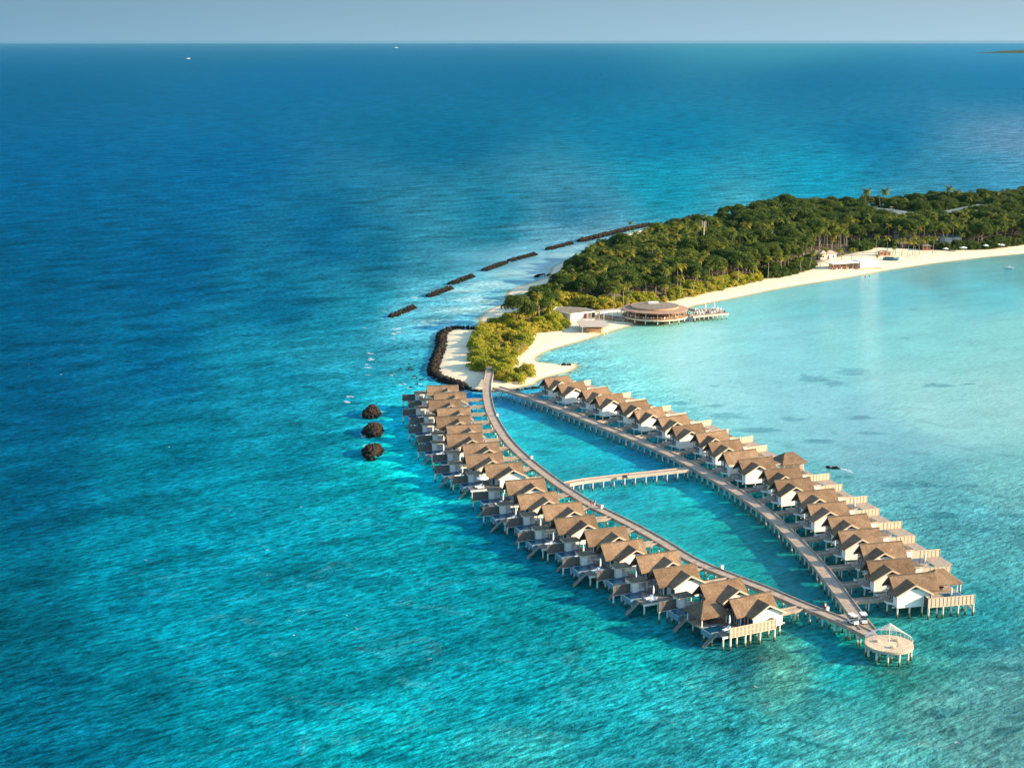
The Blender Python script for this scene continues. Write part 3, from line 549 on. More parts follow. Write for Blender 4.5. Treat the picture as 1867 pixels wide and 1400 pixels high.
        mb = MB(); mb.box(cx_-.7, cx_+.7, cy_-1.2, cy_-.2, 3.5, 3.6); mb.box(cx_-.5, cx_+.5, cy_-.9, cy_-.5, DZ, 3.5); mb.build('table', M['darkwood'], root, **K)
    # privacy screens
    def screen(xa, xb, y, za, zb, name='privacy_screen'):
        mb = MB(); mb.box(xa, xb, y-.06, y+.06, za, zb); s_ = mb.build(name, M['screen'] if (mir or end) else M['screenshade'], root, **K)
        mb = MB(); n = max(2, int(round((xb-xa)/.9)))
        for i in range(n+1):
            x_ = xa+(xb-xa)*i/n; mb.box(x_-.04, x_+.04, y-.13, y-.065, za+.002, zb+.04)
        mb.box(xa, xb, y-.12, y-.065, zb-.09, zb+.02); mb.box(xa, xb, y-.12, y-.065, za-.02, za+.1)
        if lattice:
            mb.box(xa, xb, y-.115, y-.062, (za+zb)/2-.04, (za+zb)/2+.04)
            m_ = n*2
            for i in range(m_): mb.box(xa+(xb-xa)*(i+.5)/m_-.03, xa+(xb-xa)*(i+.5)/m_+.03, y-.11, y-.07, za+.1, zb-.1)
        mb.build('frame', M['barge'] if (mir or end) else M['deckshade'], s_, **K); return s_
    if not end:
        L_ = 12.7 if not mir else 15.6
        screen(-L_, -8.66 if not mir else -10.9, 3.1 if not mir else 2.1, 2.45, 4.55)
        if mir:
            mb = MB(); mb.prism([(-15.6, 2.0), (-15.6, -3.6), (-11.25, -3.6), (-11.25, 2.0)], DZ-.3, DZ-.01); mb.build('sun_deck', M['deck'], root, **K)
            mb = MB(); mb.box(-10.9, -8.9, 2.04, 2.16, 2.45, 4.55); mb.build('side_wall', M['screen'], root, **K)
            villa_stilt(root, -15.2, 2.0, mir); villa_stilt(root, -15.2, -3.2, mir); villa_stilt(root, -12.5, -3.2, mir)
        else:
            villa_stilt(root, -12.55, 3.1, mir, 2.44); villa_stilt(root, -10.6, 3.1, mir, 2.44)
            mb = MB(); mb.beam((-12.7, 3.1, 2.38), (-8.7, 3.1, 2.38), .16, .12); mb.build('beam', M['whitet'], root, **K)
    else:
        screen(-11.4 if mir else -8.7, -1.0 if mir else 2.2, -5.68, 2.5, 4.5)
        for x_ in ((-11.2, -7.8, -4.4, -1.2) if mir else (-8.5, -5.0, -1.5, 2.0)): villa_stilt(root, x_, -5.66, mir, 2.48, .22)
        if mir:
            mb = MB(); mb.box(-1.0, -.88, -5.68, -4.1, 2.5, 4.5); mb.build('return_screen', M['darkwood'], root, **K)
        else:
            mb = MB(); mb.box(2.2, 2.32, -5.6, -4.1, 2.5, 4.4); mb.build('return_screen', M['screen'], root, **K)
            mb = MB(); mb.prism([(-3.0, -5.55), (2.2, -5.55), (2.2, -4.12), (-3.0, -4.12)], DZ-.3, DZ-.012); mb.build('front_deck', M['deck'], root, **K)
    # swim steps from the terrace corner down to the water
    mb = MB(); p, q = Vector((-10.1, -3.2, DZ-.1)), Vector((-12.6, -2.4, .1)) if not mir else Vector((-12.9, -3.0, .1))
    if not (mir and not end):
        d_ = (q-p); side = Vector((-d_.y, d_.x, 0)).normalized()*.55
        for sgn in (-1, 1): mb.beam(p+side*sgn, q+side*sgn, .08, .25)
        for i in range(9):
            c_ = p+d_*((i+.5)/9); mb.beam(c_-side, c_+side, .28, .05)
        mb.build('swim_steps', M['deck'], root, **K)
    for x_, y_ in ((-3.9, 3.1), (-.6, 3.1), (2.6, 3.1), (5.7, 3.1), (-.8, -3.7), (2.0, -3.7), (4.7, -3.7), (5.7, -1.2), (-3.9, -.4), (.9, -.4), (-9.8, -5.1), (-6.6, -5.1), (-3.4, -5.1), (-8.4, 3.8), (-5.2, 3.8), (-10.6, -1.4 if not end else -2.5), (-10.6, 1.4 if not end else .2), (-7.2, -1.4)):
        villa_stilt(root, x_, y_, mir)
    mb = MB()
    for y_ in (3.1, -.4, -3.7): mb.box(-4.1, 5.9, y_-.11, y_+.11, 2.32, DZ-.325)
    mb.build('floor_beam', M['concrete'], root, **K)
    return root
def make_umbrella():
    r = empty('beach_umbrella'); mb = MB(); mb.tube((0, 0, 0), (0, 0, 2.5), .03); mb.build('pole', M['metal'], r)
    mb = MB(); mb.lathe([(.02, 2.75), (.10, 2.5), (.17, 2.0), (.20, 1.3), (.13, .85), (.02, .8)], 10); mb.build('folded_canopy', M['fabric'], r, smooth=True)
    mb = MB(); mb.lathe([(0, .12), (.3, .12), (.3, 0), (0, 0)], 12); mb.build('base', M['concrete'], r); return r
def make_open_umbrella():
    r = empty('beach_umbrella'); mb = MB(); mb.tube((0, 0, 0), (0, 0, 2.6), .04); mb.build('pole', M['metal'], r)
    mb = MB(); mb.lathe([(0, 2.85), (.7, 2.65), (1.6, 2.25), (1.6, 2.1), (.7, 2.5), (0, 2.7)], 10); mb.build('canopy', M['fabric'], r)
    mb = MB(); mb.lathe([(0, .12), (.3, .12), (.3, 0), (0, 0)], 12); mb.build('base', M['concrete'], r); return r
def make_lounger():
    r = empty('sun_lounger'); mb = MB(); mb.box(-.95, .95, -.35, .35, .22, .30); f_ = mb.build('frame', M['whitet'], r)
    for x_ in (-.8, .8):
        for y_ in (-.28, .28): mb = MB(); mb.box(x_-.04, x_+.04, y_-.04, y_+.04, 0, .22); mb.build('leg', M['whitet'], r)
    mb = MB(); mb.box(-.93, .3, -.33, .33, .30, .42); mb.add([(.3, -.33, .3), (.3, .33, .3), (.95, .33, .72), (.95, -.33, .72), (.3, -.33, .42), (.3, .33, .42), (.9, .33, .84), (.9, -.33, .84)], [(0, 1, 2, 3), (7, 6, 5, 4), (0, 3, 7, 4), (1, 5, 6, 2), (3, 2, 6, 7), (0, 4, 5, 1)]); mb.build('mattress', M['cushion'], r); return r
C1=((720,660),6.2233);C2=((780,800),6.2233);C3=((960,900),6.2233);C4=((1160,980),6.2233);C5=((1400,980),4.6675);C6=((960,660),6.2233);C7=((1200,720),6.2233);C8=((1380,830),6.2233)
LV=[(C1,355,270,725,260),(C1,435,345,810,338),(C1,370,432,760,420),(C1,470,525,860,508),(C1,455,620,860,603),(C1,578,722,985,700),(C1,570,820,1000,800),(C1,760,930,1180,905),(C1,785,1050,1225,1030),(C1,1010,1170,1440,1125),(C2,880,470,1320,450),(C2,1010,640,1460,590),(C2,1285,760,1745,705),(C3,310,290,770,230),(C3,655,415,1120,370),(C3,840,570,1310,510),(C3,1240,705,1710,640),(C3,1432,863,1912,793),(C4,720,540,1190,445),(C4,1055,700,1525,610)]
RV=[(C6,190,190,490,145),(C6,340,260,660,215),(C6,615,325,935,280),(C6,770,395,1090,350),(C6,1030,470,1385,425),(C6,1205,555,1550,505),(C6,1475,640,1830,585),(C7,145,360,510,318),(C7,410,440,785,395),(C7,560,545,930,495),(C7,705,655,1140,610),(C7,900,735,1305,695),(C7,1190,850,1605,810),(C7,1310,970,1730,930),(C8,445,415,890,375),(C8,565,560,1010,515),(C8,800,705,1250,655),(C8,915,860,1390,820),(C8,1165,1010,1650,970),(C8,1235,1195,1755,1165),(C5,1030,325,1415,290)]
def place(S):
    out = []
    for (o, s), x0, y0, x1, y1 in S:
        a = at(o[0]+x0/s, o[1]+y0/s, RZ); b_ = at(o[0]+x1/s, o[1]+y1/s, RZ); d = b_-a
        out.append([(a.x+b_.x)/2, (a.y+b_.y)/2, math.atan2(d.y, d.x)])
    ang = np.array([o[2] for o in out]); n = len(ang); xs_ = np.arange(n)
    fit = np.polyval(np.polyfit(xs_, ang, 3), xs_)
    for i in range(n): out[i][2] = float(fit[i]*.75+ang[i]*.25)
    return out
LP, RP = place(LV), place(RV)
ORD = ['first', 'second', 'third', 'fourth', 'fifth', 'sixth', 'seventh', 'eighth', 'ninth', 'tenth', 'eleventh', 'twelfth', 'thirteenth', 'fourteenth', 'fifteenth', 'sixteenth', 'seventeenth', 'eighteenth', 'nineteenth', 'twentieth', 'last']
villas = []
pL = make_villa('overwater_villa'); pR = make_villa('overwater_villa', mir=True)
eL = make_villa('overwater_villa', end=True, lattice=True); eR = make_villa('overwater_villa', mir=True, end=True)
nR = make_villa('overwater_villa', mir=True, wing=False)
usedp = set()
def use(proto):
    if proto.name in usedp: return copy_tree(proto)
    usedp.add(proto.name); return proto
for i, (x, y, a) in enumerate(LP):
    o = use(eL if i == 19 else pL)
    o.location = (x, y, 0); o.rotation_euler = (0, 0, a)
    lab = f'thatched villa on stilts with shaded terrace, {ORD[i]} from the shore in the left row'
    if i == 19: lab = 'thatched villa with hipped pavilion, pool and lattice screen at the tip of the left row'
    tag(o, lab, 'villa', 'villas along the left boardwalk'); villas.append(('L', i, x, y, a))
for i, (x, y, a) in enumerate(RP):
    o = use(eR if i == 20 else (nR if i == 10 else pR))
    o.location = (x, y, 0); o.rotation_euler = (0, 0, a)
    lab = f'thatched villa on stilts with pale timber screen, {ORD[i]} from the shore in the right row'
    if i == 20: lab = 'thatched villa with hipped pavilion and blue pool at the tip of the right row'
    if i == 10: lab = 'long roofed villa without a cross gable opposite the end of the cross bridge'
    tag(o, lab, 'villa', 'villas along the right boardwalk'); villas.append(('R', i, x, y, a))
# open sided hip pavilion on its own stilts beside the twelfth villa of the right row
x, y, a = RP[11]; sp = empty('thatched_pavilion'); mb = MB()
A = [(-3.9, -3.4), (3.9, -3.4), (3.9, 3.4), (-3.9, 3.4)]; vs = [(p[0], p[1], 4.75) for p in A]+[(p[0], p[1], 5.0) for p in A]+[(-1.3, 0, 7.3), (1.3, 0, 7.3)]
mb.add(vs, [(3, 2, 1, 0), (0, 1, 5, 4), (1, 2, 6, 5), (2, 3, 7, 6), (3, 0, 4, 7), (4, 5, 9, 8), (5, 6, 9), (6, 7, 8, 9), (7, 4, 8)]); mb.build('roof', M['thatch'], sp)
mb = MB(); mb.box(-3.4, 3.4, -3.0, 3.0, DZ-.3, DZ); mb.build('deck', M['deck'], sp)
for sx in (-2.9, 0, 2.9):
    for sy in (-2.5, 2.5):
        mb = MB(); mb.box(sx-.09, sx+.09, sy-.09, sy+.09, DZ, 4.8); mb.build('post', M['whitet'], sp)
        mb = MB(); mb.tube((sx, sy, -1.2), (sx, sy, DZ-.3), .19); mb.build('stilt', M['stilt'], sp)
mb = MB(); mb.box(-1.8, 1.0, .8, 2.0, DZ, 3.4); mb.build('sofa', M['cushion'], sp)
pp = at(1300+1440/10.37, 770+560/10.37, 7.3); sp.location = (pp.x, pp.y, 0); sp.rotation_euler = (0, 0, a); tag(sp, 'thatched hip roofed open pavilion on stilts beside the middle of the right row', 'pavilion')

def loc2w(x, y, a, u, v): return (x+u*math.cos(a)-v*math.sin(a), y+u*math.sin(a)+v*math.cos(a))
um0 = make_umbrella(); lo0 = make_lounger(); ou0 = make_open_umbrella()
for (side, i, x, y, a) in villas:
    s_ = 1 if side == 'L' else -1
    n_ = ORD[i]; row = 'left' if side == 'L' else 'right'
    if side == 'L':
        ux, uy = (-6.3, -2.6) if i != 19 else (-6.2, -2.0)
        if i == 9:
            o = use(ou0); lab = 'open white umbrella on a terrace in the middle of the left villa row'
        else:
            o = use(um0); lab = f'folded white umbrella on the terrace of the {n_} villa in the left row'
        wx_, wy_ = loc2w(x, y, a, ux, uy); o.location = (wx_, wy_, DZ); tag(o, lab, 'umbrella', 'umbrellas on the villa terraces')
        for k, (lx, ly) in enumerate(((-7.6, -3.0), (-7.3, -4.3))):
            o = use(lo0); wx_, wy_ = loc2w(x, y, a, lx, ly); o.location = (wx_, wy_, DZ); o.rotation_euler = (0, 0, a+.25)
            tag(o, f'white lounger {("nearer the pool", "nearer the terrace edge")[k]} on the {n_} left row terrace', 'sun lounger', 'loungers on the villa terraces')
    elif i in (14, 17, 18, 20):
        o = use(um0); wx_, wy_ = loc2w(x, y, a, 9.2 if i < 20 else 7.6, -3.0); o.location = (wx_, wy_, DZ); tag(o, f'folded white umbrella on the terrace of the {n_} villa in the right row', 'umbrella', 'umbrellas on the villa terraces')
    if False:
        for k, lx in enumerate((13.0, 14.4)):
            o = use(lo0); wx_, wy_ = loc2w(x, y, a, lx, -2.2); o.location = (wx_, wy_, DZ); o.rotation_euler = (0, 0, a-1.4)
            tag(o, f'white lounger {("nearer the pool", "nearer the deck corner")[k]} on the {n_} right row deck', 'sun lounger', 'loungers on the villa terraces')

# ------------------------------------------------------------------ boardwalks
def smooth_poly(pts, step=1.2):
    pts = [Vector((p[0], p[1])) for p in pts]; P_ = [pts[0]*2-pts[1]]+pts+[pts[-1]*2-pts[-2]]; out = []
    for i in range(1, len(P_)-2):
        n = max(2, int((P_[i+1]-P_[i]).length/step))
        for k in range(n):
            t = k/n; a, b_, c_, d = P_[i-1], P_[i], P_[i+1], P_[i+2]
            out.append(.5*((2*b_)+(c_-a)*t+(2*a-5*b_+4*c_-d)*t*t+(3*b_-3*c_+d-a)*t**3))
    out.append(pts[-1]); 
    for _ in range(6): out = [out[0]]+[(out[i-1]+out[i]*2+out[i+1])/4 for i in range(1, len(out)-1)]+[out[-1]]
    return out
def offs(path, d):
    o = []
    for i, p in enumerate(path):
        a = path[max(0, i-1)]; b_ = path[min(len(path)-1, i+1)]; t = (b_-a).normalized(); o.append(p+Vector((-t.y, t.x))*d)
    return o
def ribbon(name, path, d0, d1, z0, z1, mat, parent):
    A, B_ = offs(path, d0), offs(path, d1); mb = MB(); n = len(path); vs = []
    zf = z0 if callable(z0) else (lambda i: 0)
    for i in range(n): vs += [(A[i].x, A[i].y, z1), (B_[i].x, B_[i].y, z1), (B_[i].x, B_[i].y, z0), (A[i].x, A[i].y, z0)]
    fs = [(0, 1, 2, 3), ((n-1)*4+3, (n-1)*4+2, (n-1)*4+1, (n-1)*4)]
    for i in range(n-1):
        a = i*4; b_ = a+4
        for k in range(4): fs.append((a+k, b_+k, b_+(k+1) % 4, a+(k+1) % 4))
    mb.add(vs, fs); return mb.build(name, mat, parent)
def plan(path, dist):
    out = []; acc = 0; nxt = dist*.5
    for i in range(1, len(path)):
        L_ = (path[i]-path[i-1]).length
        while acc+L_ >= nxt:
            t = (path[i]-path[i-1]).normalized(); out.append((path[i-1]+t*(nxt-acc), t)); nxt += dist
        acc += L_
    return out
def boardwalk(name, path, w, spacing, label, z=DZ, kerb=True, group=None, cat='boardwalk', solid=False):
    root = empty(name, (path[0].x, path[0].y, 0)); root_loc = Vector((path[0].x, path[0].y))
    p2 = [p-root_loc for p in path]
    ribbon('deck', p2, -w/2, w/2, z-.16, z, M['walk'], root)
    for s_ in (-1, 1):
        ribbon('side_beam', p2, s_*(w/2-.02)-.1+(s_*.13), s_*(w/2-.02)+.1+(s_*.13), z-.5, z+(.02 if not kerb else .26), M['walk' if not solid else 'concrete'], root)
    ref = None
    for (p, t) in plan(p2, spacing):
        if ref is None:
            mb = MB(); mb.box(-.14, .14, -w/2-.1, w/2+.1, z-.78, z-.505)
            for sy in (-1, 1): mb.tube((0, sy*(w/2-.15), -1.2), (0, sy*(w/2-.15), z-.78), .17, .17, 8)
            o = mb.build('pile_bent', M['stilt'], root); ref = o
        else:
            o = ref.copy(); C.objects.link(o); par(o, root)
        o.location = (p.x, p.y, 0); o.rotation_euler = (0, 0, math.atan2(t.y, t.x))
    tag(root, label, cat, group); return root
lw_px = [(894, 668), (892, 684), (888.5, 700), (888, 716), (890, 731), (895, 751), (908, 777), (929, 807), (961, 838), (1009, 875.5), (1042, 898), (1079, 921), (1148, 955), (1211, 990), (1260, 1020), (1320, 1046), (1390, 1072), (1460, 1102), (1498.6, 1117), (1545, 1136), (1584, 1156)]
rw_px = [(892, 703), (925, 712), (961, 723), (1021, 745), (1084, 771), (1148, 797), (1201, 819), (1259, 847), (1296, 868), (1338, 893), (1374, 917), (1402.5, 938), (1432, 966), (1462, 996), (1487, 1023), (1510, 1051), (1540, 1092), (1563, 1123), (1583, 1148)]
lw = smooth_poly([at(x, y, DZ)[:2] for x, y in lw_px]); rw = smooth_poly([at(x, y, DZ)[:2] for x, y in rw_px])
cb_ = smooth_poly([at(x, y, DZ)[:2] for x, y in [(1033, 882), (1060, 876.5), (1137, 867.5), (1200, 861), (1254, 855)]])
rw = [p for p in rw if min((p-q).length for q in lw[:60]) > 2.4 or p.y < 440]
boardwalk('boardwalk', lw, 2.5, 3.4, 'long curved timber boardwalk serving the left row of villas')
boardwalk('boardwalk', rw, 2.7, 3.3, 'long weathered boardwalk running in front of the right row of villas')
lt = min(lw, key=lambda q: (q-cb_[0]).length); 
cb2 = [p for p in cb_ if min((p-q).length for q in lw) > 1.5 and min((p-q).length for q in rw) > 1.6]
boardwalk('cross_bridge', cb2, 2.1, 3.1, 'pale cross bridge joining the two boardwalks over turquoise water', solid=True, cat='bridge')
def hit(path, p, d):
    best = None
    for i in range(len(path)-1):
        a, b_ = path[i], path[i+1]; e = b_-a; den = d.x*e.y-d.y*e.x
        if abs(den) < 1e-9: continue
        w_ = a-p; t_ = (w_.x*e.y-w_.y*e.x)/den; s_ = (w_.x*d.y-w_.y*d.x)/den
        if 0 <= s_ <= 1 and t_ > 0 and (best is None or t_ < best): best = t_
    return best
fbase = {}
for (side, i, x, y, a) in villas:
    sg = 1 if side == 'L' else -1; d = Vector((math.cos(a), math.sin(a)))*sg
    p0 = Vector(loc2w(x, y, a, sg*6.2, .4)); t_ = hit(lw if side == 'L' else rw, p0, d)
    if t_ is None or t_ > 30: continue
    L_ = t_-1.55
    if L_ < .6: continue
    r_ = empty('footbridge', (p0.x, p0.y, 0), a if sg > 0 else a+math.pi)
    mb = MB(); mb.box(0, L_, -.8, .8, DZ-.16, DZ-.01); mb.build('deck', M['walk'], r_)
    for sy in (-1, 1): mb = MB(); mb.box(0, L_, sy*.9-.08, sy*.9+.08, DZ-.45, DZ+.24); mb.build('side_beam', M['walk'], r_)
    for k in range(max(1, int(L_/3.2))):
        mb = MB(); xx = L_*(k+.5)/max(1, int(L_/3.2)); mb.box(xx-.12, xx+.12, -.8, .8, DZ-.7, DZ-.46)
        for sy in (-.6, .6): mb.tube((xx, sy, -1.2), (xx, sy, DZ-.7), .14)
        mb.build('pile_bent', M['stilt'], r_)
    tag(r_, f'short timber footbridge to the {ORD[i]} villa from the shore, {"left" if side=="L" else "right"} row', 'footbridge', 'footbridges to the villas')
# lit lamp-height service boxes along the outer kerb
bx0 = None
for k, (px, py, lab) in enumerate([(906.5, 759, 'white service box on the left boardwalk near the shore'), (969, 837, 'white service box on the left boardwalk before the cross bridge'), (1097, 926.5, 'white service box beside the people on the left boardwalk'), (1316, 1037, 'white service box on the left boardwalk near its outer end'), (1508, 1113, 'small white box beside the pair standing at the boardwalk junction')]):
    p = at(px, py, DZ)
    if bx0 is None:
        bx0 = empty('service_box'); mb = MB(); mb.box(-.3, .3, -.25, .25, 0, .9); b1 = mb.build('cabinet', M['whitet'], bx0); mb = MB(); mb.box(-.34, .34, -.29, .29, .9, .97); mb.build('lid', M['metal'], bx0); o = bx0
    else: o = copy_tree(bx0)
    o.location = (p.x, p.y, DZ); o.rotation_euler = (0, 0, .5); tag(o, lab, 'service box', 'service boxes on the boardwalk')
# junction deck where both walkways meet
r_ = empty('junction_deck'); J = [at(x, y, DZ+.03)[:2] for x, y in [(1513, 1121), (1536, 1119.5), (1556, 1117), (1576, 1129), (1601, 1158), (1590, 1166), (1560, 1150)]]
c0 = Vector((sum(p[0] for p in J)/7, sum(p[1] for p in J)/7)); r_.location = (c0.x, c0.y, 0)
mb = MB(); mb.prism([(p[0]-c0.x, p[1]-c0.y) for p in J][::-1], DZ-.2, DZ+.03); mb.build('deck', M['walk'], r_)
for k in range(5):
    u_ = k/4; q = J[6]*0 if False else Vector(J[5])*(u_)+Vector(J[0])*(1-u_); mb = MB(); mb.tube((q.x-c0.x, q.y-c0.y+.3, -1.2), (q.x-c0.x, q.y-c0.y+.3, DZ-.2), .17); mb.build('stilt', M['stilt'], r_)
tag(r_, 'triangular plank deck where the two boardwalks meet', 'deck')
# round viewing platform
pc = at(1620.8, 1172.5, DZ+.1); pr_ = 4.5; r_ = empty('viewing_platform', (pc.x, pc.y, 0)); z0 = DZ+.1
mb = MB(); mb.lathe([(0, z0), (pr_, z0), (pr_, z0-.3), (0, z0-.3)], 40); mb.build('deck', M['screen'], r_)
mb = MB(); mb.lathe([(pr_+.02, z0-.04), (pr_+.12, z0-.04), (pr_+.12, z0-.5), (pr_+.02, z0-.5), (pr_+.02, z0-.04)], 40); mb.build('rim_beam', M['concrete'], r_)
for ring, n, rr_ in ((0, 12, pr_-.3), (1, 6, 2.2)):
    for k in range(n):
        t_ = 2*math.pi*(k+.5)/n; mb = MB(); mb.tube((rr_*math.cos(t_), rr_*math.sin(t_), -1.2), (rr_*math.cos(t_), rr_*math.sin(t_), z0-.3), .2); mb.build('stilt', M['stilt'], r_)
mb = MB()
for k in range(26):
    t_ = math.radians(-205+k*12.0)
    mb.tube(((pr_-.1)*math.cos(t_), (pr_-.1)*math.sin(t_), z0), ((pr_-.1)*math.cos(t_), (pr_-.1)*math.sin(t_), z0+1.0), .035, n=6)
    if k:
        t0 = math.radians(-205+(k-1)*12.0)
        for zz_ in (1.0, .66, .33): mb.beam(((pr_-.1)*math.cos(t0), (pr_-.1)*math.sin(t0), z0+zz_), ((pr_-.1)*math.cos(t_), (pr_-.1)*math.sin(t_), z0+zz_), .06 if zz_ == 1 else .02, .06 if zz_ == 1 else .02)
mb.build('railing', M['barge'], r_)
mb = MB(); mb.tube((0, 0, z0), (0, 0, z0+4.1), .07); mb.build('mast', M['whitet'], r_)
mb = MB(); n = 30
for k in range(n+1):
    t_ = math.radians(8+k*160/n); e = Vector(((pr_-.1)*math.cos(t_), (pr_-.1)*math.sin(t_), z0+1.0)); tp_ = Vector((0, 0, z0+4.05))
    mb.tube(tp_, e, (.06 if k in (0, n, n//2) else .028), n=5)
    if k:
        t0 = math.radians(8+(k-1)*160/n); e0 = Vector(((pr_-.1)*math.cos(t0), (pr_-.1)*math.sin(t0), z0+1.0))
        for q in (.12, .2, .28, .36, .44, .52, .6, .68, .76, .84, .92, .99): mb.tube(tp_.lerp(e0, q), tp_.lerp(e, q), .028, n=4)
mb.build('net_canopy', M['fabric'], r_)
for k in range(3):
    t_ = .6+k*2.1; mb = MB(); mb.lathe([(0, z0+.45), (.45, z0+.45), (.5, z0+.2), (.4, z0), (0, z0)], 12, 2.2*math.cos(t_), 2.2*math.sin(t_)); mb.build('pouffe', M['barge'], r_)
tag(r_, 'round timber viewing platform with a white net canopy at the boardwalk tip', 'platform')
# buggies
def make_buggy():
    r = empty('golf_buggy'); mb = MB(); mb.box(-1.15, 1.15, -.55, .55, .28, .52); mb.box(.55, 1.2, -.52, .52, .52, .85); mb.box(-1.2, -.35, -.52, .52, .52, .78); mb.build('body', M['boat'], r)
    mb = MB(); mb.box(-.45, .15, -.5, .5, .521, .72); mb.box(-.55, -.42, -.5, .5, .79, 1.15); mb.build('seat', M['black'], r)
    mb = MB(); mb.box(-1.05, .75, -.6, .6, 1.82, 1.92); mb.build('canopy', M['boat'], r)
    mb = MB()
    for x0_, x1_ in ((.85, .68), (-.95, -.98)):
        for y_ in (-.5, .5): mb.beam((x0_, y_, .8), (x1_, y_, 1.84), .05, .05)
    mb.build('roof_frame', M['black'], r)
    mb = MB(); mb.add([(.88, -.48, .85), (.88, .48, .85), (.72, .48, 1.6), (.72, -.48, 1.6)], [(0, 1, 2, 3)]); mb.build('windscreen', M['glass'], r)
    for x_ in (-.78, .82):
        for y_ in (-.52, .52): mb = MB(); mb.tube((x_, y_-.09, .24), (x_, y_+.09, .24), .24, .24, 12); mb.build('wheel', M['black'], r)
    return r
b0 = make_buggy(); b1 = copy_tree(b0)
for o, px, py, rz, lab in ((b0, 1555, 1137, 5.15, 'white golf buggy parked on the left side of the junction deck'), (b1, 1574, 1135, 4.75, 'white golf buggy with dark luggage beside it on the right side of the junction deck')):
    p = at(px, py, DZ+.03); o.location = (p.x, p.y, DZ+.035); o.rotation_euler = (0, 0, rz); tag(o, lab, 'golf buggy', 'golf buggies at the junction')
#MORE2
# ------------------------------------------------------------------ rocks
ICO_V = None
def ico():
    global ICO_V
    if ICO_V is None:
        t = (1+5**.5)/2; v = np.array([(-1,t,0),(1,t,0),(-1,-t,0),(1,-t,0),(0,-1,t),(0,1,t),(0,-1,-t),(0,1,-t),(t,0,-1),(t,0,1),(-t,0,-1),(-t,0,1)], float); v /= np.linalg.norm(v[0])
        f = np.array([(0,11,5),(0,5,1),(0,1,7),(0,7,10),(0,10,11),(1,5,9),(5,11,4),(11,10,2),(10,7,6),(7,1,8),(3,9,4),(3,4,2),(3,2,6),(3,6,8),(3,8,9),(4,9,5),(2,4,11),(6,2,10),(8,6,7),(9,8,1)])
        ICO_V = (v, f)
    return ICO_V
def rubble(pts, sizes):
    v0, f0 = ico(); Vs = []; Fs = []
    for k, (p, s_) in enumerate(zip(pts, sizes)):
        v = v0*(1+rng.uniform(-.28, .28, (12, 1)))*s_*rng.uniform(.7, 1.25, (1, 3)); a = rng.uniform(0, 6.28)
        c_, n_ = math.cos(a), math.sin(a); v = np.stack([v[:, 0]*c_-v[:, 1]*n_, v[:, 0]*n_+v[:, 1]*c_, v[:, 2]*.8], 1)
        Vs.append(v+np.array(p)); Fs.append(f0+12*k)
    return np.vstack(Vs), np.vstack(Fs)
def rock_bank(name, path, width, height, label, cat, group=None, dens=1.0, sz=.9, taper=True):
    path = [Vector(p) for p in path]; segs = [(path[i+1]-path[i]).length for i in range(len(path)-1)]; L_ = sum(segs)
    o0 = path[0]; pts = []; sizes = []
    n = int(L_*width*1.1*dens)+12
    for _ in range(n):
        s_ = rng.uniform(0, L_); i = 0; q = s_
        while i < len(segs)-1 and q > segs[i]: q -= segs[i]; i += 1
        t_ = (path[i+1]-path[i]).normalized(); w_ = rng.uniform(-1, 1); end = min(1, (min(s_, L_-s_)+.6)/(width*.5)) if taper else 1
        p = path[i]+t_*q+Vector((-t_.y, t_.x))*(w_*width/2*end**.5)
        h = height*end**.5*(1-abs(w_)**1.6)*rng.uniform(.75, 1.05); pts.append((p.x-o0.x, p.y-o0.y, h-.45)); sizes.append(rng.uniform(.65, 1.25)*sz)
    # solid core so nothing shows through
    core = MB()
    V_, F_ = rubble(pts, sizes); o = np_mesh(name, V_, F_, M['rock']); o.location = (o0.x, o0.y, 0); return tag(o, label, cat, group)
BW = [((713,579.5),(755,561),'dark rubble breakwater nearest the round boulder mounds, lowest of the chain'),((780,542),(823,526),'second rubble breakwater up from the lowest of the chain'),((820.5,519.5),(863,504),'third rubble breakwater up from the lowest of the chain'),((881,495),(922,480),'fourth rubble breakwater in the offshore chain'),((928,477.5),(976,464.5),'long low breakwater just before the gap near the wood'),((997,456.5),(1043,444.5),'sixth breakwater, last one standing free before the long rock spit')]
for (a, b_, lab) in BW:
    A_, B2 = at(*a)[:2], at(*b_)[:2]; rock_bank('breakwater', [A_, B2], 3.9, 1.9, lab, 'breakwater', 'breakwaters off the seaward beach', 1.7, .62)
rock_bank('breakwater', [at(x, y)[:2] for x, y in [(1056, 441.5), (1085, 434), (1118, 426), (1150, 418), (1185, 411)]], 6, 2.2, 'long rock spit curving in to the tree covered shore', 'breakwater', None, 1.3, .75)
rock_bank('breakwater', [at(x, y)[:2] for x, y in [(976, 506), (986, 503.5), (1004, 502.5)]], 2.6, 1.5, 'short dark rock groyne on the sand below the wood', 'breakwater', None, 1.6, .5)
rock_bank('breakwater', [at(x, y)[:2] for x, y in [(1249, 405.5), (1262, 403), (1280, 400)]], 8, 3.4, 'farthest dark rock bank beyond the mast', 'breakwater', None, .8, 1.2)
wall_px = Z((640, 540), 4.515, [(1040, 272), (940, 272), (860, 268), (815, 276), (765, 300), (745, 340), (748, 400), (725, 470), (700, 530), (680, 590), (690, 640), (735, 680), (800, 700), (860, 715), (910, 740), (945, 765)])
rock_bank('revetment', [at(x, y, .3)[:2] for x, y in wall_px], 4.6, 1.7, 'dark boulder revetment curving round the sandy spit', 'rock wall', None, 1.2, .85, taper=False)
rock_bank('revetment', [at(x, y, .2)[:2] for x, y in Z((720, 660), 6.2233, [(790, 285), (850, 315), (930, 328), (1010, 330), (1130, 330), (1250, 326), (1400, 316), (1520, 300), (1640, 282)])], 1.6, .75, 'thin low rock edging along the shore below the bushes', 'rock wall', None, 1.6, .55, taper=False)
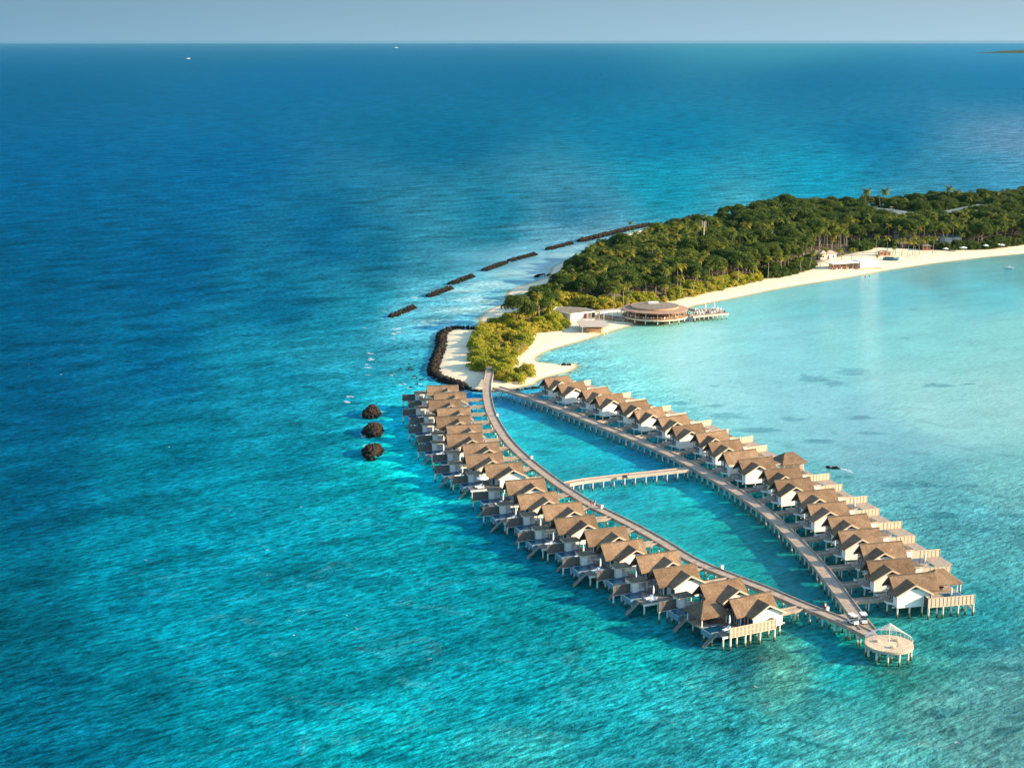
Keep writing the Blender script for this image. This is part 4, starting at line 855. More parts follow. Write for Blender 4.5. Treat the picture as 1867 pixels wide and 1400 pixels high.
for (cx_, cy_, w_, lab) in ((678, 757, 4.9, 'uppermost of the three round dark boulder mounds'), (681, 790, 5.3, 'middle one of the three round dark boulder mounds'), (679, 829, 5.1, 'lowest of the three round dark boulder mounds')):
    c_ = at(cx_, cy_); pts = []; sizes = []
    for _ in range(420):
        a = rng.uniform(0, 6.28); r_ = rng.uniform(0, 1)**.5; rr_ = r_*(1+.12*math.sin(3*a+cy_)); pts.append((math.cos(a)*rr_*w_*.54, math.sin(a)*rr_*w_*1.25, 3.3*(1-r_**2)**.38*rng.uniform(.75, 1)-.5)); sizes.append(rng.uniform(.3, .62))
    V_, F_ = rubble(pts, sizes); o = np_mesh('boulder_mound', V_, F_, M['rock']); o.location = (c_.x, c_.y, 0); tag(o, lab, 'boulder mound', 'boulder mounds off the left villa row')
# loose rocks on the reef flat and on the sand
spots = Z((640, 540), 4.515, [(440, 605), (470, 600), (500, 560), (520, 515), (490, 600), (500, 660), (540, 680), (600, 690), (560, 720), (470, 745), (520, 750), (580, 740), (450, 430), (540, 480), (420, 600), (640, 690), (380, 610), (740, 715), (760, 705)])
mb_ref = None
for k, (px, py) in enumerate(spots):
    c_ = at(px, py)
    if mb_ref is None or k % 5 == 0:
        V_, F_ = rubble([(rng.uniform(-1.6, 1.6), rng.uniform(-.9, .9), -.35) for _ in range(9)], rng.uniform(.35, .75, 9)); o = np_mesh('reef_rock', V_, F_, M['rock']); mb_ref = o
    else: o = mb_ref.copy(); C.objects.link(o); o.rotation_euler = (0, 0, k*1.3)
    o.location = (c_.x, c_.y, 0); tag(o, 'small dark rock breaking the water on the reef flat by the revetment', 'reef rock', 'rocks on the reef flat')
dp = atg(1034, 665); V_, F_ = rubble([(rng.uniform(-2, 2), rng.uniform(-1, 1), .1) for _ in range(16)], rng.uniform(.3, .8, 16)); o = np_mesh('beach_rocks', V_, F_, M['rock']); o.location = dp; tag(o, 'heap of brown rocks and driftwood on the sand spit', 'rocks')
c_ = at(1518, 853); V_, F_ = rubble([(rng.uniform(-1.6, 1.6), rng.uniform(-1, 1), -.1) for _ in range(14)], rng.uniform(.4, .8, 14)); o = np_mesh('reef_rock', V_, F_, M['rock']); o.location = c_; tag(o, 'lone dark rock breaking the lagoon behind the right villa row', 'reef rock')
# foam where the swell breaks
fv = []; ff = []
def foam(px, py, w_, l_, n=5, ang=.6):
    c_ = at(px, py)
    for _ in range(n):
        x = c_.x+rng.normal(0, w_*.4); y = c_.y+rng.normal(0, l_*.4); k = 9; b0_ = len(fv); r_ = rng.uniform(.25, .6)*w_
        fv.append((x, y, .07))
        for i in range(k):
            t_ = 6.283*i/k; rr_ = r_*rng.uniform(.55, 1.2); u_, v_ = rr_*math.cos(t_)*.8, rr_*math.sin(t_)*1.9; fv.append((x+u_*math.cos(ang)-v_*math.sin(ang), y+u_*math.sin(ang)+v_*math.cos(ang), .05))
        for i in range(k): ff.append((b0_, b0_+1+i, b0_+1+(i+1) % k))
for px, py, w_, l_, n in [(723,600,1.8,4,6),(720,608,1.8,4,7),(717,618,1.5,2,4),(678,645,1.6,2,4),(675,655,1.6,4,6),(669,664,1.2,1,2),(673,670,1.5,2,4),(672,684,1.4,1.5,4),(700,568,1.1,.6,2),(753,543,2.6,.8,5),(762,600,1.2,.8,2),(768,597,1.2,.8,2),(667,598,1,.8,2),(716,684,1.2,3,3),(737,700,1.6,2,3),(742,708,1.2,2,3),(757,690,1.0,2,3),(765,700,1,1.4,2),(636,724,1.4,2.2,6),(632,733,1.6,1.6,4),(660,758,1.2,3,6),(662,795,1.3,5,8),(664,812,.9,2,3),(828,548,1.2,1,2),(700,520,.8,.6,1),(804,445,1.6,1,2),(912,507,1,1,2),(745,570,1,1,2),(770,516,.8,.6,1),(724,516,.8,.6,1),(1541,855,1.4,1.2,5),(1552,861,1,1,3),(660,780,.8,2,2)]:
    foam(px, py, w_, l_, n)
for k in range(22):                                            # wash along the outer rocks and round the mounds
    a0 = wall_px[min(len(wall_px)-1, 5+k//3)]; foam(a0[0]-6-rng.uniform(0, 8), a0[1]+rng.uniform(-6, 6), .7, 1.2, 2)
for cx_, cy_ in ((663, 754), (664, 789), (665, 826), (694, 752)):
    foam(cx_, cy_, .9, 2.2, 5)
for a0 in ((713, 579), (733, 571), (780, 542), (800, 535), (821, 520), (843, 512), (881, 495), (902, 489), (930, 477), (955, 472), (998, 457), (1020, 451)):
    foam(a0[0]-3, a0[1]+1.5, 1.0, .6, 2)
for _ in range(16):                                            # scattered whitecaps on the open sea
    py = rng.uniform(0, 1)**.8*900+330; px = rng.uniform(20, 640+max(0, 560-py)*.8); foam(px, py, rng.uniform(.25, .5)*(1+max(0, 500-py)/200), .3, 1, .9)
for px, py in [(489, 1003), (549, 924), (649, 1145), (309, 815), (782, 1201), (1381, 1252), (1745, 1355), (362, 516), (112, 683), (148, 630)]: foam(px, py, .55, .5, 3)
o = np_mesh('foam', fv, ff, M['foam']); tag(o, 'white surf breaking on the reef edge and scattered whitecaps', 'foam', None, 'stuff')

# ------------------------------------------------------------------ vegetation
def leaf_quads(c, nrm, size, jit=.7):
    n = len(c); nn = nrm+rng.normal(0, jit, (n, 3)); nn /= np.linalg.norm(nn, axis=1)[:, None]
    a = np.cross(nn, rng.normal(0, 1, (n, 3))); a /= np.linalg.norm(a, axis=1)[:, None]; b_ = np.cross(nn, a)
    s_ = (size*rng.uniform(.6, 1.3, n))[:, None]; a = a*s_; b_ = b_*s_*.62
    V_ = np.stack([c-a, c-b_*.9, c+a, c+b_], 1).reshape(-1, 3); return V_, np.arange(4*n).reshape(-1, 4)
def crown_mesh(rad, hgt, nclump, nleaf, size, flat=.75, low=0.0):
    """leaf clumps gathered in lumps over a dome; base of the crown at z=0"""
    V_ = []; cs = []
    for k in range(nclump):
        a = rng.uniform(0, 6.283); q = rng.uniform(0, 1)**.5; zc = hgt*(.30+.60*(1-q**2)**.5*rng.uniform(.45, 1.05))-(low*q)
        cs.append((rad*q*.78*math.cos(a), rad*q*.78*math.sin(a), zc, rng.uniform(.26, .45)*rad))
    per = nleaf//nclump
    for (x, y, z, r_) in cs:
        d = rng.normal(0, 1, (per, 3)); d /= np.linalg.norm(d, axis=1)[:, None]; d[:, 2] = np.where(d[:, 2] < -.35, -d[:, 2], d[:, 2])
        rr_ = r_*rng.uniform(.55, 1.12, per)**.5; c = np.array([x, y, z])+d*rr_[:, None]*np.array([1, 1, flat]); q, _ = leaf_quads(c, d, size); V_.append(q)
    V_ = np.vstack(V_); return V_, np.arange(len(V_)).reshape(-1, 4)
def quads_mb(mb):  # trunks as quads only for merging
    return mb
def mk_trunk(h, r, rad, name='trunk', limbs=5, mat=None, parent=None):
    mb = MB(); x = y = 0; p = Vector((0, 0, -.4)); n = 4
    for k in range(n):
        q = Vector((rng.uniform(-.25, .25)*k*.5, rng.uniform(-.25, .25)*k*.5, h*(k+1)/n)); mb.tube(p, q, r*(1-.5*k/n), r*(1-.5*(k+1)/n), 7); p = q
    for k in range(limbs):
        a = 6.283*k/limbs+rng.uniform(-.4, .4); s_ = Vector((0, 0, h*rng.uniform(.55, .85))); e = s_+Vector((math.cos(a)*rad*.6, math.sin(a)*rad*.6, h*rng.uniform(.2, .45))); mb.tube(s_, e, r*.4, r*.12, 5)
    return mb.build(name, mat or M['bark'], parent)
def make_tree(rad, h, ch, n, name='broadleaf_tree', size=.42, mat='leaf', nclump=16):
    r_ = empty(name); th = h-ch*.75; mk_trunk(th+ch*.2, .22+.02*h, rad, parent=r_)
    V_, F_ = crown_mesh(rad, ch, nclump, n, size); V_[:, 2] += th; np_mesh('crown', V_, F_, M[mat], r_); return r_
def frond(L_, droop, az, el, w=.62, nseg=9):
    """one feather palm leaf as a bent rib with leaflet blades"""
    V_ = []; F_ = []; p = Vector((0, 0, 0)); e = el; d0 = Vector((math.cos(az), math.sin(az), 0)); side = Vector((-math.sin(az), math.cos(az), 0)); prev = p
    for k in range(nseg):
        d = d0*math.cos(e)+Vector((0, 0, math.sin(e))); q = prev+d*(L_/nseg); up = side.cross(d)
        t_ = (k+.7)/nseg; wl = w*math.sin(min(1, t_*1.25)*math.pi*.82+.25)*1.25
        for sg in (-1, 1):
            b_ = len(V_); tip = prev+d*(L_/nseg*1.25)+side*sg*wl*1.1-Vector((0, 0, 1))*wl*.55
            V_ += [tuple(prev), tuple(prev+d*(L_/nseg*.72)), tuple(tip), tuple(prev+side*sg*wl*.55-Vector((0, 0, 1))*wl*.12+d*.05)]; F_.append((b_, b_+1, b_+2, b_+3) if sg > 0 else (b_+3, b_+2, b_+1, b_))
        prev = q; e -= droop/nseg
    return V_, F_
def make_palm(h, lean, n=20, L_=3.3, name='coconut_palm'):
    r_ = empty(name); mb = MB(); p = Vector((0, 0, -.4)); a = rng.uniform(0, 6.28)
    for k in range(6):
        t_ = (k+1)/6; q = Vector((math.cos(a)*lean*t_**1.6, math.sin(a)*lean*t_**1.6, h*t_)); mb.tube(p, q, .20-.09*k/6, .20-.09*(k+1)/6, 7); p = q
    mb.build('trunk', M['palmbark'], r_); V_ = []; F_ = []
    for k in range(n):
        el = [1.15, .75, .35, -.05][k % 4]+rng.uniform(-.15, .15); v, f = frond(L_*rng.uniform(.85, 1.1), 1.5+rng.uniform(-.2, .5), k*2.4+rng.uniform(-.3, .3), el); b_ = len(V_); V_ += v; F_ += [tuple(i+b_ for i in q_) for q_ in f]
    V_ = np.array(V_)+np.array(p)[None, :]; np_mesh('crown', V_, np.array(F_), M['palm'], r_)
    mb = MB()
    for k in range(6): mb.lathe([(0, .13), (.11, .07), (.12, -.03), (.06, -.12), (0, -.14)], 7, p.x+.22*math.cos(k), p.y+.22*math.sin(k)); 
    for i in range(len(mb.v)): mb.v[i] = (mb.v[i][0], mb.v[i][1], mb.v[i][2]+p.z-.25)
    mb.build('coconuts', M['teak'], r_); return r_
def make_shrub(rad, h, n, mat='shrub'):
    r_ = empty('beach_shrub'); mk_trunk(h*.5, .08, rad*.9, 'stem', 6, parent=r_); V_, F_ = crown_mesh(rad, h*.85, 14, n, .22, .8, .25*h); np_mesh('foliage', V_, F_, M[mat], r_); return r_
TR = [make_tree(4.6, 9.0, 7.8, 3600, nclump=24, size=.31), make_tree(5.6, 10.5, 8.6, 4400, nclump=28, size=.32), make_tree(3.8, 7.5, 6.8, 2800, nclump=20, size=.30), make_tree(6.6, 11.5, 9.0, 5200, nclump=34, size=.33), make_tree(4.2, 10.0, 8.6, 3200, nclump=24, size=.30)]
PR_ = [make_palm(9.5, .8), make_palm(11.5, 1.6), make_palm(8.0, 1.2, 18, 3.0), make_palm(12.5, .5, 22, 3.5)]
SR = [make_shrub(2.4, 3.0, 1500), make_shrub(3.0, 3.8, 2000), make_shrub(1.7, 2.1, 900), make_shrub(2.2, 2.6, 1100, 'dry')]
protos = [o.name for o in TR+PR_+SR]
# areas kept open inside the wood: buildings and clearings (photo outline -> ground polygons)
clear_px = [[(1012, 560), (1120, 560), (1240, 566), (1240, 600), (1060, 604), (1046, 592)], [(1476, 462), (1560, 455), (1610, 466), (1612, 500), (1500, 505), (1490, 494)], [(1605, 458), (1705, 452), (1712, 464), (1612, 478)],
            [(1555, 380), (1590, 378), (1640, 388), (1700, 392), (1760, 384), (1800, 376), (1806, 386), (1760, 396), (1700, 402), (1640, 402), (1580, 396)]]
clears = [np.array([at(x, y, 2 if k < 3 else 6)[:2] for x, y in pl_]) for k, pl_ in enumerate(clear_px)]
fb = forest; cand = []
gx0, gx1, gy0, gy1 = fb[:, 0].min(), 470, fb[:, 1].min(), fb[:, 1].max()
pts = []
P_ = np.stack([rng.uniform(gx0, gx1, 60000), rng.uniform(gy0, gy1, 60000)], 1)
sdv = poly_sd(P_, forest); ok = sdv > .8
for c_ in clears: ok &= poly_sd(P_, c_) < -1.0
vis_px, _ = proj(P_[:, 0], P_[:, 1], np.full(len(P_), 5.0)); ok &= vis_px < 1960
P_ = P_[ok]; sdv = sdv[ok]
cell = {}; chosen = []
def try_add(p, rmin):
    k = (int(p[0]//6), int(p[1]//6))
    for dx in (-1, 0, 1):
        for dy in (-1, 0, 1):
            for q in cell.get((k[0]+dx, k[1]+dy), []):
                if (q[0]-p[0])**2+(q[1]-p[1])**2 < rmin*rmin: return False
    cell.setdefault(k, []).append(p); return True
for p, d in zip(P_, sdv):
    rmin = (1.5 if d < 6.5 else 4.3)+max(0, (p[1]-760)/500)*1.1
    rmin = min(rmin, 5.9)
    if d < 6.5 and np.interp(float(proj(p[0], p[1], 1)[0]), [850, 1000, 1150, 1300, 1867], [600, 515, 450, 440, 420]) > float(proj(p[0], p[1], 1)[1]): rmin = 3.4
    if 6.5 > d > 1.8 and rmin < 3: rmin = 2.3
    if try_add(p, rmin): chosen.append((p[0], p[1], d))
plants = []
for x, y, d in chosen:
    px, py = proj(x, y, 1.0); px = float(px); py = float(py)
    seaward = np.interp(px, [850, 1000, 1150, 1300, 1867], [600, 515, 450, 440, 420]) > py
    n1 = float(vnoise(np.array([x/26]), np.array([y/26]), 9)[0]); r1 = rng.uniform()
    if px < 985 and py > 600:                     # low bushes on the spit
        kind = 'S'; var = (3 if (945 < px < 975 and 632 < py < 672 and r1 < .7) else int(r1*3) % 3); sc = rng.uniform(1.0, 1.45)
    elif d < 6.5 and not seaward: kind = 'S'; var = int(r1*3) % 2; sc = rng.uniform(.9, 1.3)*(.75+.13*d)
    elif d < 12 and not seaward and rng.uniform() < .42 and px > 1065: kind = 'S'; var = 1; sc = rng.uniform(1.2, 1.8)
    elif px < 1065 and d < 10 and r1 < .5: kind = 'S'; var = 1; sc = rng.uniform(1.5, 2.1)
    elif d < 3.5 and seaward: kind = 'T'; var = 2; sc = rng.uniform(.5, .75)
    else:
        palmy = (.62 if not seaward else .10)*(1 if n1 > .33 else .35)
        if px < 1060: palmy *= .55
        kind = 'P' if r1 < palmy else 'T'; var = int(rng.integers(0, 4 if kind == 'P' else 5)); sc = rng.uniform(.82, 1.12)
        if kind == 'T' and d < 9: sc *= .85
        if kind == 'P' and d < 10: sc *= .9
        if 1340 < px < 1480 and seaward: sc *= 1.12
        if px < 1340 and seaward and px > 1150: sc *= .8
        if px > 1480 and seaward: sc *= .92
    if kind == 'P' and d < 4.5: pass
    plants.append([kind, var, x, y, sc, px, py, d, seaward])
# hand placed landmarks: palms on the beach and on the skyline
for px, py, var, sc in [(1655, 468, 1, .75), (1668, 466, 0, .7), (1683, 465, 3, .7), (1700, 462, 1, .75), (1632, 468, 1, .7), (1618, 462, 0, .9), (1597, 466, 1, .9), (1725, 452, 1, .8), (1750, 452, 0, .8), (1790, 449, 1, .85), (1815, 447, 3, .8), (1475, 492, 1, .85), (1460, 497, 0, .8), (1425, 503, 1, .85), (1400, 508, 3, .8), (1372, 514, 0, .8), (1345, 520, 1, .85), (1318, 526, 3, .8), (1290, 533, 0, .8), (1262, 540, 1, .85), (1240, 545, 3, .8), (1215, 551, 0, .8), (1572, 398, 1, 1.55), (1605, 396, 1, 1.5), (1733, 387, 1, 1.4), (1741, 386, 0, 1.4), (1644, 466, 0, .85), (1625, 472, 2, .75), (1676, 464, 1, .8), (1690, 461, 0, .8), (1664, 463, 3, .75), (1535, 479, 2, .95), (1552, 478, 0, .8), (1508, 478, 2, .8), (1495, 489, 2, .8), (1118, 569, 0, .95), (1137, 566, 0, 1.0), (1147, 565, 2, 1.0), (1765, 452, 2, .7), (1600, 481, 2, .55), (1738, 447, 0, .7), (1842, 440, 1, .8), (1862, 441, 0, .8), (1148, 424, 2, .8)]:
    p = atg(px, py); plants.append(['P', var, p.x, p.y, sc, px, py, 3, False])
for px, py, sc in [(1318, 402, .55), (1328, 401, .6), (1343, 400, .55)]:
    p = atg(px, py); plants.append(['T', 1, p.x, p.y, sc*1.25, px, py, 3, True])
plants.sort(key=lambda q: q[3])
cnt = {'T': 0, 'P': 0, 'S': 0}; MAXN = {'T': 290, 'P': 290, 'S': 290}; rest = []
firsts = set()
for kind, var, x, y, sc, px, py, d, sea in plants:
    if px > 1905 or px < 800 or cnt[kind] >= MAXN[kind]: rest.append((kind, var, x, y, sc)); continue
    cnt[kind] += 1; src = {'T': TR, 'P': PR_, 'S': SR}[kind][var]
    if src.name in firsts: o = copy_tree(src)
    else: firsts.add(src.name); o = src
    o.location = (x, y, gz(x, y)-.05); o.rotation_euler = (rng.normal(0, .04), rng.normal(0, .04), rng.uniform(0, 6.28)); o.scale = (sc*rng.uniform(.92, 1.08), sc*rng.uniform(.92, 1.08), sc*rng.uniform(.88, 1.1))
    zone = 'behind the round restaurant' if 1000 < px < 1300 and py > 500 else ('on the narrow spit' if px < 1000 and py > 500 else ('above the long lagoon beach' if not sea and py > 430 else ('on the seaward side of the wood' if sea else 'deep in the far wood')))
    if kind == 'S': lab = (f'pale dry bush among green shrubs {zone}' if var == 3 else f'{("medium rounded", "large spreading", "small low")[var]} yellow green shrub {zone}'); ct = 'shrub'
    elif kind == 'T': lab = f'{("medium round crowned", "tall broad crowned", "small dense", "very wide crowned", "tall narrow crowned")[var]} dark green tree {zone}'; ct = 'tree'
    else: lab = f'{("straight", "tall leaning", "short", "tallest upright")[var]} coconut palm {zone}'; ct = 'palm'
    tag(o, lab, ct, lab+' group')
# the remaining, farthest plants as one wood
VS, FS, MS = [], [], []; base = 0
allrest = rest
for kind, var, x, y, sc in allrest:
    src = {'T': TR, 'P': PR_, 'S': SR}[kind][var]
    for ch in KIDS[src.name]:
        if ch.name.startswith(('crown', 'foliage', 'trunk')):
            me_ = ch.data; nv = len(me_.vertices)
            if not hasattr(make_tree, 'c'): make_tree.c = {}
            if me_.name not in make_tree.c:
                v = np.empty(nv*3, np.float32); me_.vertices.foreach_get('co', v); v = v.reshape(-1, 3)
                polys = [tuple(p.vertices) for p in me_.polygons if len(p.vertices) == 4]; make_tree.c[me_.name] = (v, np.array(polys))
            v, f = make_tree.c[me_.name]; a = rng.uniform(0, 6.28); c_, s_ = math.cos(a), math.sin(a)
            w_ = np.stack([(v[:, 0]*c_-v[:, 1]*s_)*sc+x, (v[:, 0]*s_+v[:, 1]*c_)*sc+y, v[:, 2]*sc+gz(x, y)], 1)
            mi = 2 if ch.name.startswith('trunk') else (1 if kind == 'P' else 0)
            VS.append(w_); FS.append(f+base); MS.append(np.full(len(f), mi)); base += len(w_)
if VS:
    o = np_mesh('distant_wood', np.vstack(VS), np.vstack(FS), [M['leaf'], M['palm'], M['bark']]); o.data.polygons.foreach_set('material_index', np.concatenate(MS).astype(np.int32)); tag(o, 'far dense wood of broadleaf trees and palms filling the island', 'wood', None, 'stuff')
for src in TR+PR_+SR:
    if src.name not in firsts:                      # an unused pattern plant: take it out again
        for k in KIDS[src.name]: bpy.data.objects.remove(k)
        bpy.data.objects.remove(src)
#MORE3
# ------------------------------------------------------------------ island buildings
def wpoly(px, z, o=None):
    P_ = [at(x, y, z) for x, y in px]; cx_ = sum(p.x for p in P_)/len(P_); cy_ = sum(p.y for p in P_)/len(P_)
    if o is not None: cx_, cy_ = o
    q = [(p.x-cx_, p.y-cy_) for p in P_]; ar = sum(q[i][0]*q[(i+1) % len(q)][1]-q[(i+1) % len(q)][0]*q[i][1] for i in range(len(q)))
    return (q if ar > 0 else q[::-1]), (cx_, cy_)
def shrink(q, k): 
    cx_ = sum(p[0] for p in q)/len(q); cy_ = sum(p[1] for p in q)/len(q); return [((x-cx_)*k+cx_, (y-cy_)*k+cy_) for x, y in q]
# round overwater restaurant
rc = at(1194, 574, 2.6); r_ = empty('round_restaurant', (rc.x, rc.y, 0))
mb = MB(); mb.lathe([(0, 2.6), (13.6, 2.6), (13.6, 2.15), (0, 2.15)], 48); mb.build('deck', M['teak'], r_)
mb = MB(); mb.lathe([(13.62, 2.64), (13.75, 2.64), (13.75, 2.1), (13.62, 2.1), (13.62, 2.64)], 48); mb.build('rim_beam', M['barge'], r_)
mb = MB(); mb.lathe([(8.7, 6.15), (13.9, 5.45), (13.9, 5.2), (8.7, 5.85), (8.7, 6.15)], 48); mb.build('lower_roof', simple('red_brown_shingles', (.34, .20, .13), .85, .3, 1.2), r_)
mb = MB(); mb.lathe([(8.8, 5.9), (8.8, 6.2), (8.6, 6.2), (8.6, 5.9)], 48); mb.build('drum_wall', M['door'], r_)
mb = MB(); mb.lathe([(0, 6.9), (9.9, 6.55), (9.9, 6.2), (0, 6.3)], 48); up_ = mb.build('upper_roof', M['brown_roof'], r_)
mb = MB(); mb.box(-2.5, 1.8, 3.0, 5.0, 6.7, 7.5); mb.build('roof_housing', M['whitet'], r_)
mb = MB(); mb.lathe([(9.9, 6.6), (10.0, 6.6), (10.0, 6.05), (9.9, 6.05), (9.9, 6.6)], 48); mb.build('fascia', M['teak'], up_)
for k in range(16):
    t_ = 6.283*k/16; mb = MB(); mb.box(12.7*math.cos(t_)-.13, 12.7*math.cos(t_)+.13, 12.7*math.sin(t_)-.13, 12.7*math.sin(t_)+.13, 2.6, 5.5); mb.build('post', M['barge'], r_)
    mb = MB(); mb.tube((12.9*math.cos(t_), 12.9*math.sin(t_), -1.2), (12.9*math.cos(t_), 12.9*math.sin(t_), 2.15), .24); mb.build('stilt', M['stilt'], r_)
for k in range(8):
    t_ = 6.283*(k+.5)/8; mb = MB(); mb.tube((7.5*math.cos(t_), 7.5*math.sin(t_), -1.2), (7.5*math.cos(t_), 7.5*math.sin(t_), 2.15), .24); mb.build('stilt', M['stilt'], r_)
mb = MB()
for k in range(48):
    t_ = 6.283*k/48; t2 = 6.283*(k+1)/48; a = (13.3*math.cos(t_), 13.3*math.sin(t_)); b_ = (13.3*math.cos(t2), 13.3*math.sin(t2)); mb.beam((a[0], a[1], 3.6), (b_[0], b_[1], 3.6), .08, .08); mb.beam((a[0], a[1], 3.1), (b_[0], b_[1], 3.1), .04, .04); mb.tube((a[0], a[1], 2.6), (a[0], a[1], 3.6), .04, n=5)
mb.build('railing', M['teak'], r_)
mb = MB(); mb.lathe([(4.5, 2.6), (4.5, 5.9), (4.3, 5.9), (4.3, 2.6)], 24); mb.build('inner_wall', M['barge'], r_)
mb = MB(); mb.lathe([(6.5, 3.7), (7.3, 3.7), (7.3, 2.6), (6.5, 2.6), (6.5, 3.7)], 24); mb.build('bar_counter', M['door'], r_)
tag(r_, 'round two tiered restaurant with brown disc roof on stilts at the beach', 'restaurant')
def table_set(): 
    r = empty('dining_set'); mb = MB(); mb.lathe([(0, .75), (.5, .75), (.5, .70), (.05, .68), (.05, 0), (0, 0)], 10); mb.build('table', M['teak'], r)
    for k in range(3):
        t_ = k*2.1; x_, y_ = .95*math.cos(t_), .95*math.sin(t_); mb = MB(); mb.box(x_-.22, x_+.22, y_-.22, y_+.22, 0, .45); mb.box(x_-.22+.16*math.cos(t_), x_+.22+.16*math.cos(t_), y_-.1+.2*math.sin(t_), y_+.1+.2*math.sin(t_), .45, .95); mb.build('chair', M['black'] if k == 0 else M['cushion'], r)
    return r
ts = table_set(); usedp_t = False; k_ = 0
def use_ts(x, y, z, lab, grp):
    global usedp_t
    o = copy_tree(ts) if usedp_t else ts; usedp_t = True; o.location = (x, y, z); o.rotation_euler = (0, 0, x*3.1); tag(o, lab, 'dining set', grp)
for k in range(9):
    t_ = -2.7+k*.33; use_ts(rc.x+10.6*math.cos(t_), rc.y+10.6*math.sin(t_), 2.6, 'dining table with chairs under the lower roof of the round restaurant', 'dining sets in the restaurant')
# dining jetty to the right of it
q, o_ = wpoly([(1264, 577.5), (1328.5, 571.5), (1311, 562.5), (1268, 564)], 2.6); r_ = empty('dining_jetty', (o_[0], o_[1], 0))
mb = MB(); mb.prism(q, 2.25, 2.6); mb.build('deck', M['walk'], r_); mb = MB(); 
for i in range(4): a, b_ = q[i], q[(i+1) % 4]; mb.beam((a[0], a[1], 2.36), (b_[0], b_[1], 2.36), .12, .6)
mb.build('fascia', M['barge'], r_)
def lerp2(a, b_, t_): return (a[0]+(b_[0]-a[0])*t_, a[1]+(b_[1]-a[1])*t_)
def bil(q, u, v): return lerp2(lerp2(q[0], q[1], u), lerp2(q[3], q[2], u), v)
for u_ in np.linspace(.04, .96, 8):
    for v_ in (.06, .5, .94): p = bil(q, u_, v_); mb = MB(); mb.tube((p[0], p[1], -1.2), (p[0], p[1], 2.25), .17, n=6); mb.build('stilt', M['stilt'], r_)
tag(r_, 'rectangular dining jetty on white stilts right of the round restaurant', 'jetty')
for i, u_ in enumerate((.12, .32, .52, .72, .88)):
    for j, v_ in enumerate((.28, .72)): p = bil(q, u_, v_); use_ts(p[0]+o_[0], p[1]+o_[1], 2.6, f'dining table with chairs, {ORD[i]} from one end in the {("one", "other")[j]} line on the jetty', 'dining sets on the jetty')
for k, (px, py) in enumerate(((1286, 567), (1302, 566))):
    p = at(px, py, 2.6); o = copy_tree(um0); o.location = p; o.rotation_euler = (0, 0, 0); o.scale = (1.5, 1.5, 1.2); tag(o, ('left', 'right')[k]+' folded umbrella standing on the dining jetty', 'umbrella', 'umbrellas on the jetty')
# link decks
for px, w_, z_, lab in (([(1246, 574), (1258, 575.5), (1268, 575)], 2.4, 2.6, 'short link bridge from the round restaurant to the dining jetty'), ([(1238, 561), (1252, 563), (1270, 566)], 1.5, 2.0, 'thin footbridge from the beach to the dining jetty'), ([(1084, 574), (1105, 577), (1125, 580), (1142, 582)], 3.4, 1.7, 'curving raised footway under the covered walk beside the restaurant')):
    boardwalk('footbridge', [Vector(at(x, y, z_)[:2]) for x, y in px], w_, 3.5, lab, z=z_, cat='footbridge')
# white walled building with mossy roof and the covered walk
q, o_ = wpoly([(1007.5, 566), (1015, 560), (1040, 560.5), (1067.5, 562), (1088.5, 567.4), (1040.5, 572.5)], 4.5); r_ = empty('pavilion_building', (o_[0], o_[1], 0))
mb = MB(); mb.prism(shrink(q, .965), 4.3, 4.58); rf_ = mb.build('roof', M['brown_roof'], r_); mb = MB()
for i in range(len(q)): a, b_ = q[i], q[(i+1) % len(q)]; mb.beam((a[0], a[1], 4.4), (b_[0], b_[1], 4.4), .25, .5)
mb.build('fascia', M['whitet'], rf_)
qi = shrink(q, .93); mb = MB(); mb.prism(qi, .9, 4.29); wl = mb.build('wall', M['white'], r_)
f0, f1 = Vector((at(1040.5, 572.5, 4.5).x-o_[0], at(1040.5, 572.5, 4.5).y-o_[1])), Vector((at(1088.5, 567.4, 4.5).x-o_[0], at(1088.5, 567.4, 4.5).y-o_[1]))
f0 *= .93; f1 *= .93; d_ = (f1-f0).normalized(); nn_ = Vector((d_.y, -d_.x))
for a, b_, mt, nm in ((.52, .64, 'door', 'door'), (.72, .8, 'teak', 'shutter'), (.86, .97, 'darkwood', 'window')):
    A_ = f0.lerp(f1, a)+nn_*.06; B2 = f0.lerp(f1, b_)+nn_*.06; mb = MB(); mb.beam((A_.x, A_.y, 2.9), (B2.x, B2.y, 2.9), .08, 2.0); mb.build(nm, M[mt], wl)
tag(r_, 'white walled building with mossy flat roof left of the round restaurant', 'building')
r_ = empty('covered_walk'); path = [Vector(at(x, y, 4.9)[:2]) for x, y in [(1089, 569), (1110, 566.5), (1132, 564.5), (1146, 564)]]; r_.location = (path[0].x, path[0].y, 0); p2 = [p-path[0] for p in path]
ribbon('roof', p2, -1.9, 1.9, 4.8, 5.05, M['concrete'], r_); ribbon('fascia', p2, -2.02, -1.9, 4.62, 5.12, M['whitet'], r_)
for (p, t_) in plan(p2, 4.5):
    for s_ in (-1.6, 1.6): e = Vector((-t_.y, t_.x))*s_; mb = MB(); mb.tube((p.x+e.x, p.y+e.y, .4), (p.x+e.x, p.y+e.y, 4.8), .14, n=6); mb.build('post', M['barge'], r_)
tag(r_, 'white edged covered walk joining the white building to the restaurant', 'covered walk')
q, o_ = wpoly([(1055.5, 584.2), (1097.5, 583.5), (1105, 585.7), (1111.7, 593.2), (1105, 595.8), (1058.5, 595.8), (1051.7, 586.5)], 3.5); r_ = empty('beach_shelter', (o_[0], o_[1], 0))
mb = MB(); mb.prism(q, 3.3, 3.55); mb.build('roof', M['concrete'], r_)
for p in shrink(q, .86)+[(0, -1.5), (3, -1.6), (-4, -1.6)]: mb = MB(); mb.tube((p[0], p[1], -.2), (p[0], p[1], 3.3), .16, n=6); mb.build('post', M['whitet'], r_)
